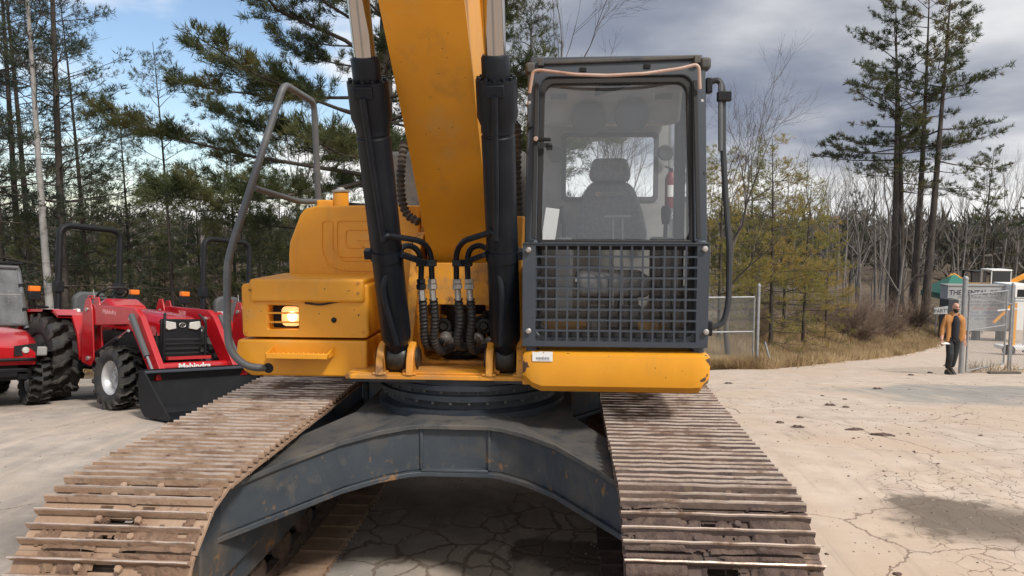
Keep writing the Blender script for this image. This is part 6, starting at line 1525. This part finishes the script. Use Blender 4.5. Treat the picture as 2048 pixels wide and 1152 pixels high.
# body: faces -y (towards the camera); x is the photo's right
bodyv = [(0, .02, .96, (.09, .06)), (0, .02, 1.12, (.11, .075)), (0, .02, 1.30, (.115, .075)), (0, .015, 1.44, (.10, .065)), (0, 0, 1.50, (.060, .060)), (0, -.015, 1.58, (.055, .06)),
         (-.09, .01, .88, (.065, .07)), (-.105, -.07, .50, (.070, .075)), (-.085, .04, .12, (.048, .05)), (.085, .01, .88, (.065, .07)), (.075, .05, .50, (.070, .075)), (.06, .14, .14, (.048, .05)),
         (-.19, .01, 1.41, (.050, .050)), (-.262, .03, 1.16, (.050, .050)), (-.322, -.05, .93, (.042, .042)), (-.345, -.085, .86, (.034, .03)),
         (.19, .01, 1.41, (.050, .050)), (.245, .04, 1.16, (.050, .050)), (.25, -.02, .93, (.042, .042)), (.25, -.045, .86, (.034, .03))]
bodye = [(0, 1), (1, 2), (2, 3), (3, 4), (4, 5), (0, 6), (6, 7), (7, 8), (0, 9), (9, 10), (10, 11), (3, 12), (12, 13), (13, 14), (14, 15), (3, 16), (16, 17), (17, 18), (18, 19)]
skin('body', bodyv, bodye, M['skin'], PM)
# head as one shaped ellipsoid with brow, nose, cheeks
def head_mesh():
    bm = bmesh.new(); bmesh.ops.create_uvsphere(bm, u_segments=28, v_segments=20, radius=1)
    for v in bm.verts:
        x, y, z = v.co; jaw = sst(.1, -1, z)
        v.co = Vector((x*.076*(1-.28*jaw), y*.098*(1-.12*jaw)-(.012*jaw), z*.122))
        if y < -.5:
            f = math.exp(-(x/.20)**2)
            v.co.y -= .020*f*math.exp(-((z+.10)/.20)**2); v.co.y += .010*math.exp(-((abs(x)-.38)/.18)**2)*math.exp(-((z-.12)/.13)**2); v.co.y -= .005*math.exp(-((z-.30)/.12)**2)
    me = bpy.data.meshes.new('head'); bm.to_mesh(me); bm.free(); me.materials.append(M['skin']); me.polygons.foreach_set('use_smooth', [True]*len(me.polygons)); return me
hc = V(0, -.03, 1.665)
hd_ = inst('head', head_mesh(), PM, Matrix.Translation(hc))
bm = bmesh.new(); bmesh.ops.create_uvsphere(bm, u_segments=24, v_segments=16, radius=1)
for v in list(bm.verts):
    x, y, z = v.co; jaw = sst(.1, -1, z); v.co = Vector((x*.081*(1-.24*jaw), y*.104*(1-.08*jaw)-.014*jaw, z*.130))
kill = [f for f in bm.faces if f.calc_center_median().z > -.030 or f.calc_center_median().y > .0]
bmesh.ops.delete(bm, geom=kill, context='FACES'); bme_ = bpy.data.meshes.new('beard'); bm.to_mesh(bme_); bm.free(); bme_.materials.append(M['beard'])
inst('beard', bme_, hd_)
for s in (-1, 1):
    MB().lathe([(0, 0), (.012, 0), (.009, .006), (0, .008)], 10, along((s*.030, -.088, .016), (s*.032, -.2, .016))).build('eye', M['beard'], hd_)
    MB().bar((s*.012, -.097, .036), (s*.050, -.086, .038), .010, .010).build('eyebrow', M['beard'], hd_)
    MB().lathe([(0, -.03), (.012, -.022), (.018, 0), (.014, .022), (0, .03)], 10, Matrix.Translation((s*.078, .0, .0)) @ Matrix.Scale(.5, 4, V(1, 0, 0))).build('ear', M['skin'], hd_)
MB().bar((-.024, -.108, -.052), (.024, -.108, -.052), .008, .008).build('mouth', M['skin'], hd_)
# jacket, open at the front
jv = [(-.115, .01, .80, (.060, .135)), (-.115, .0, 1.05, (.058, .135)), (-.122, .0, 1.28, (.066, .135)), (-.112, .01, 1.43, (.070, .105)), (-.195, .01, 1.42, (.070, .078)), (-.262, .03, 1.17, (.058, .060)), (-.325, -.04, .93, (.050, .050)),
      (.115, .01, .80, (.060, .135)), (.115, .0, 1.05, (.058, .135)), (.122, .0, 1.28, (.066, .135)), (.112, .01, 1.43, (.070, .105)), (.195, .01, 1.42, (.070, .078)), (.245, .04, 1.17, (.058, .060)), (.250, -.01, .93, (.050, .050))]
skin('jacket', jv, [(0, 1), (1, 2), (2, 3), (3, 4), (4, 5), (5, 6), (7, 8), (8, 9), (9, 10), (10, 11), (11, 12), (12, 13), (3, 10)], M['jacket'], PM, root=3)
mb = MB(); mb.tube([(-.07, -.07, 1.50), (-.085, .03, 1.53), (0, .08, 1.54), (.085, .03, 1.53), (.07, -.07, 1.50)], .026, 8); mb.build('collar', M['jacket'], PM)
skin('shirt', [(0, -.02, .82, (.09, .105)), (0, -.035, .98, (.10, .125)), (0, -.035, 1.15, (.10, .125)), (0, -.04, 1.34, (.10, .13)), (0, -.02, 1.50, (.06, .08))], [(0, 1), (1, 2), (2, 3), (3, 4)], M['shirt'], PM)
skin('trousers', [(0, 0.02, .95, (.125, .095)), (-.090, 0.01, .86, (.095, .100)), (-.107, -.07, .50, (.084, .090)), (-.087, .035, .13, (.068, .074)), (.085, .01, .86, (.095, .100)), (.077, .05, .50, (.084, .090)), (.062, .13, .15, (.068, .074))], [(0, 1), (1, 2), (2, 3), (0, 4), (4, 5), (5, 6)], M['trousers'], PM)
for x, y, z, pit in ((-.087, .03, 0, 0), (.062, .14, .02, .25)):
    mb = MB(); secs = [(.07, .045, .10), (.02, .05, .12), (-.08, .052, .085), (-.17, .045, .055), (-.205, .025, .035)]
    vs = []
    for yy, hw, hh in secs: vs += [(a*hw, yy, b*hh) for a, b in ((-1, 0), (-1, .5), (-.6, 1), (.6, 1), (1, .5), (1, 0))]
    fs = [(i*6+j, i*6+(j+1) % 6, (i+1)*6+(j+1) % 6, (i+1)*6+j) for i in range(4) for j in range(6)]+[tuple(range(6)), tuple(range(24, 30))]
    mb.add(vs, fs); o = mb.build('shoe', M['boot'], PM, .006); o.location = (x, y, z); o.rotation_euler = (pit, 0, 0)
# hands: palm and five fingers each
for hx, hy, hz, s in ((-.347, -.09, .86, -1), (.251, -.05, .86, 1)):
    vs = [(hx, hy, hz+.03, (.022, .018)), (hx, hy-.01, hz-.03, (.030, .016))]; es = [(0, 1)]
    for k, (off, ln) in enumerate(((-.026, .062), (-.009, .075), (.009, .070), (.026, .055))):
        b0 = len(vs); vs += [(hx+off, hy-.012, hz-.06, .0095), (hx+off, hy-.028, hz-.06-ln*.55, .0085), (hx+off*.9, hy-.05, hz-.06-ln, .007)]; es += [(1, b0), (b0, b0+1), (b0+1, b0+2)]
    b0 = len(vs); vs += [(hx-s*.034, hy-.02, hz-.02, .011), (hx-s*.042, hy-.042, hz-.06, .009)]; es += [(0, b0), (b0, b0+1)]
    skin('hand', vs, es, M['skin'], PM, 1)
pp = empty('paper_sheet', pm+V(-.315, -.13, .80)); MB().box((-.045, -.07, 0), (.15, .08, .003), 0, Matrix.Rotation(R(12), 4, 'X')).build('sheet', M['white'], pp); tag(pp, 'white paper held low in the walking man\'s hand', 'paper')

# ------------------------------------------------------------------ mud on the pavement
rg = random.Random(77)
def clod(name, seed, sx, sy, h):
    bm = bmesh.new(); bmesh.ops.create_icosphere(bm, subdivisions=3, radius=1)
    for v in bm.verts:
        p = v.co.copy(); k = 1+.45*mnoise.noise(p*1.6+V(seed, 0, 0))+.22*mnoise.noise(p*4+V(0, seed, 0)); v.co = Vector((p.x*sx*k, p.y*sy*k, max(-.01, p.z*h*(k+.6*mnoise.noise(p*6)))))
    me = bpy.data.meshes.new(name); bm.to_mesh(me); bm.free(); me.materials.append(M['mud']); return me
cms = [clod('mud_clod', s, *q) for s, q in ((1, (.15, .055, .03)), (5, (.10, .06, .035)), (9, (.07, .05, .03)))]
for px, py, k, sc in ((1708, 860, 0, 1.2), (1765, 871, 0, 1.35), (1660, 811, 1, 1.2), (1692, 815, 2, 1.3), (1596, 855, 1, 1.1), (1560, 846, 2, 1.2), (1600, 836, 2, 1.1), (1690, 799, 2, .9), (1755, 778, 1, 1.3), (1822, 750, 2, 1.8), (1860, 745, 2, 1.6), (1893, 730, 1, 1.9), (1645, 792, 2, .8), (1715, 716, 1, 2.0), (1457, 767, 1, 1.2), (1795, 1149, 2, .7), (1721, 998, 2, .35)):
    z = 0.0
    for _ in range(12):
        q = onz(px, py, z); z = gz(q.x, q.y)
    tag(inst('mud_clod', cms[k], None, Matrix.Translation((q.x, q.y, z)) @ Matrix.Rotation(rg.uniform(-.5, .5), 4, 'Z') @ Matrix.Scale(sc*.62, 4)), 'flat dark clod of dried mud dropped on the pale pavement', 'mud clod', 'mud clods on the pavement')
vs, fs = [], []
for _ in range(700):
    x = rg.uniform(1.8, 13); y = rg.uniform(-3, 14)
    if rg.random() < .5: x, y = rg.gauss(4.6, 1.2), rg.gauss(3.0, 2.4)
    if x < 1.7 or mnoise.noise((x*.6, y*.6, 2)) < -.1: continue
    r = rg.uniform(.005, .020)*(.6+abs(rg.gauss(0, .5))); z = gz(x, y); b = len(vs)
    for k in range(5): t = k*1.2566+rg.uniform(-.3, .3); vs.append((x+r*math.cos(t)*rg.uniform(.7, 1.4), y+r*math.sin(t)*rg.uniform(.7, 1.3), z-.002))
    vs.append((x, y, z+r*.6)); fs += [(b+k, b+(k+1) % 5, b+5) for k in range(5)]
me = bpy.data.meshes.new('mud_crumbs'); me.from_pydata(vs, [], fs); me.materials.append(M['mud']); tag(inst('mud_crumbs', me), 'small crumbs of dried mud sprinkled over the pavement', 'mud', kind='stuff')

vs, fs = [], []
for _ in range(5200):
    x = rg.uniform(-7, 9); y = rg.uniform(-3.2, 7)
    r = rg.uniform(.003, .011); z = gz(x, y); b = len(vs)
    for k in range(5): t = k*1.2566+rg.uniform(-.4, .4); vs.append((x+r*math.cos(t)*rg.uniform(.7, 1.4), y+r*math.sin(t)*rg.uniform(.7, 1.3), z-.001))
    vs.append((x, y, z+r*.8)); fs += [(b+k, b+(k+1) % 5, b+5) for k in range(5)]
M['grit'] = mat('loose_grit', (.22, .18, .15), .9, layers=[((.40, .34, .28), 1.7, .45, .55, 2), ((.09, .075, .065), 2.3, .55, .62, 2)])
me = bpy.data.meshes.new('loose_gravel'); me.from_pydata(vs, [], fs); me.materials.append(M['grit']); tag(inst('loose_gravel', me), 'loose grit and fine gravel lying on the pavement', 'gravel', kind='stuff')
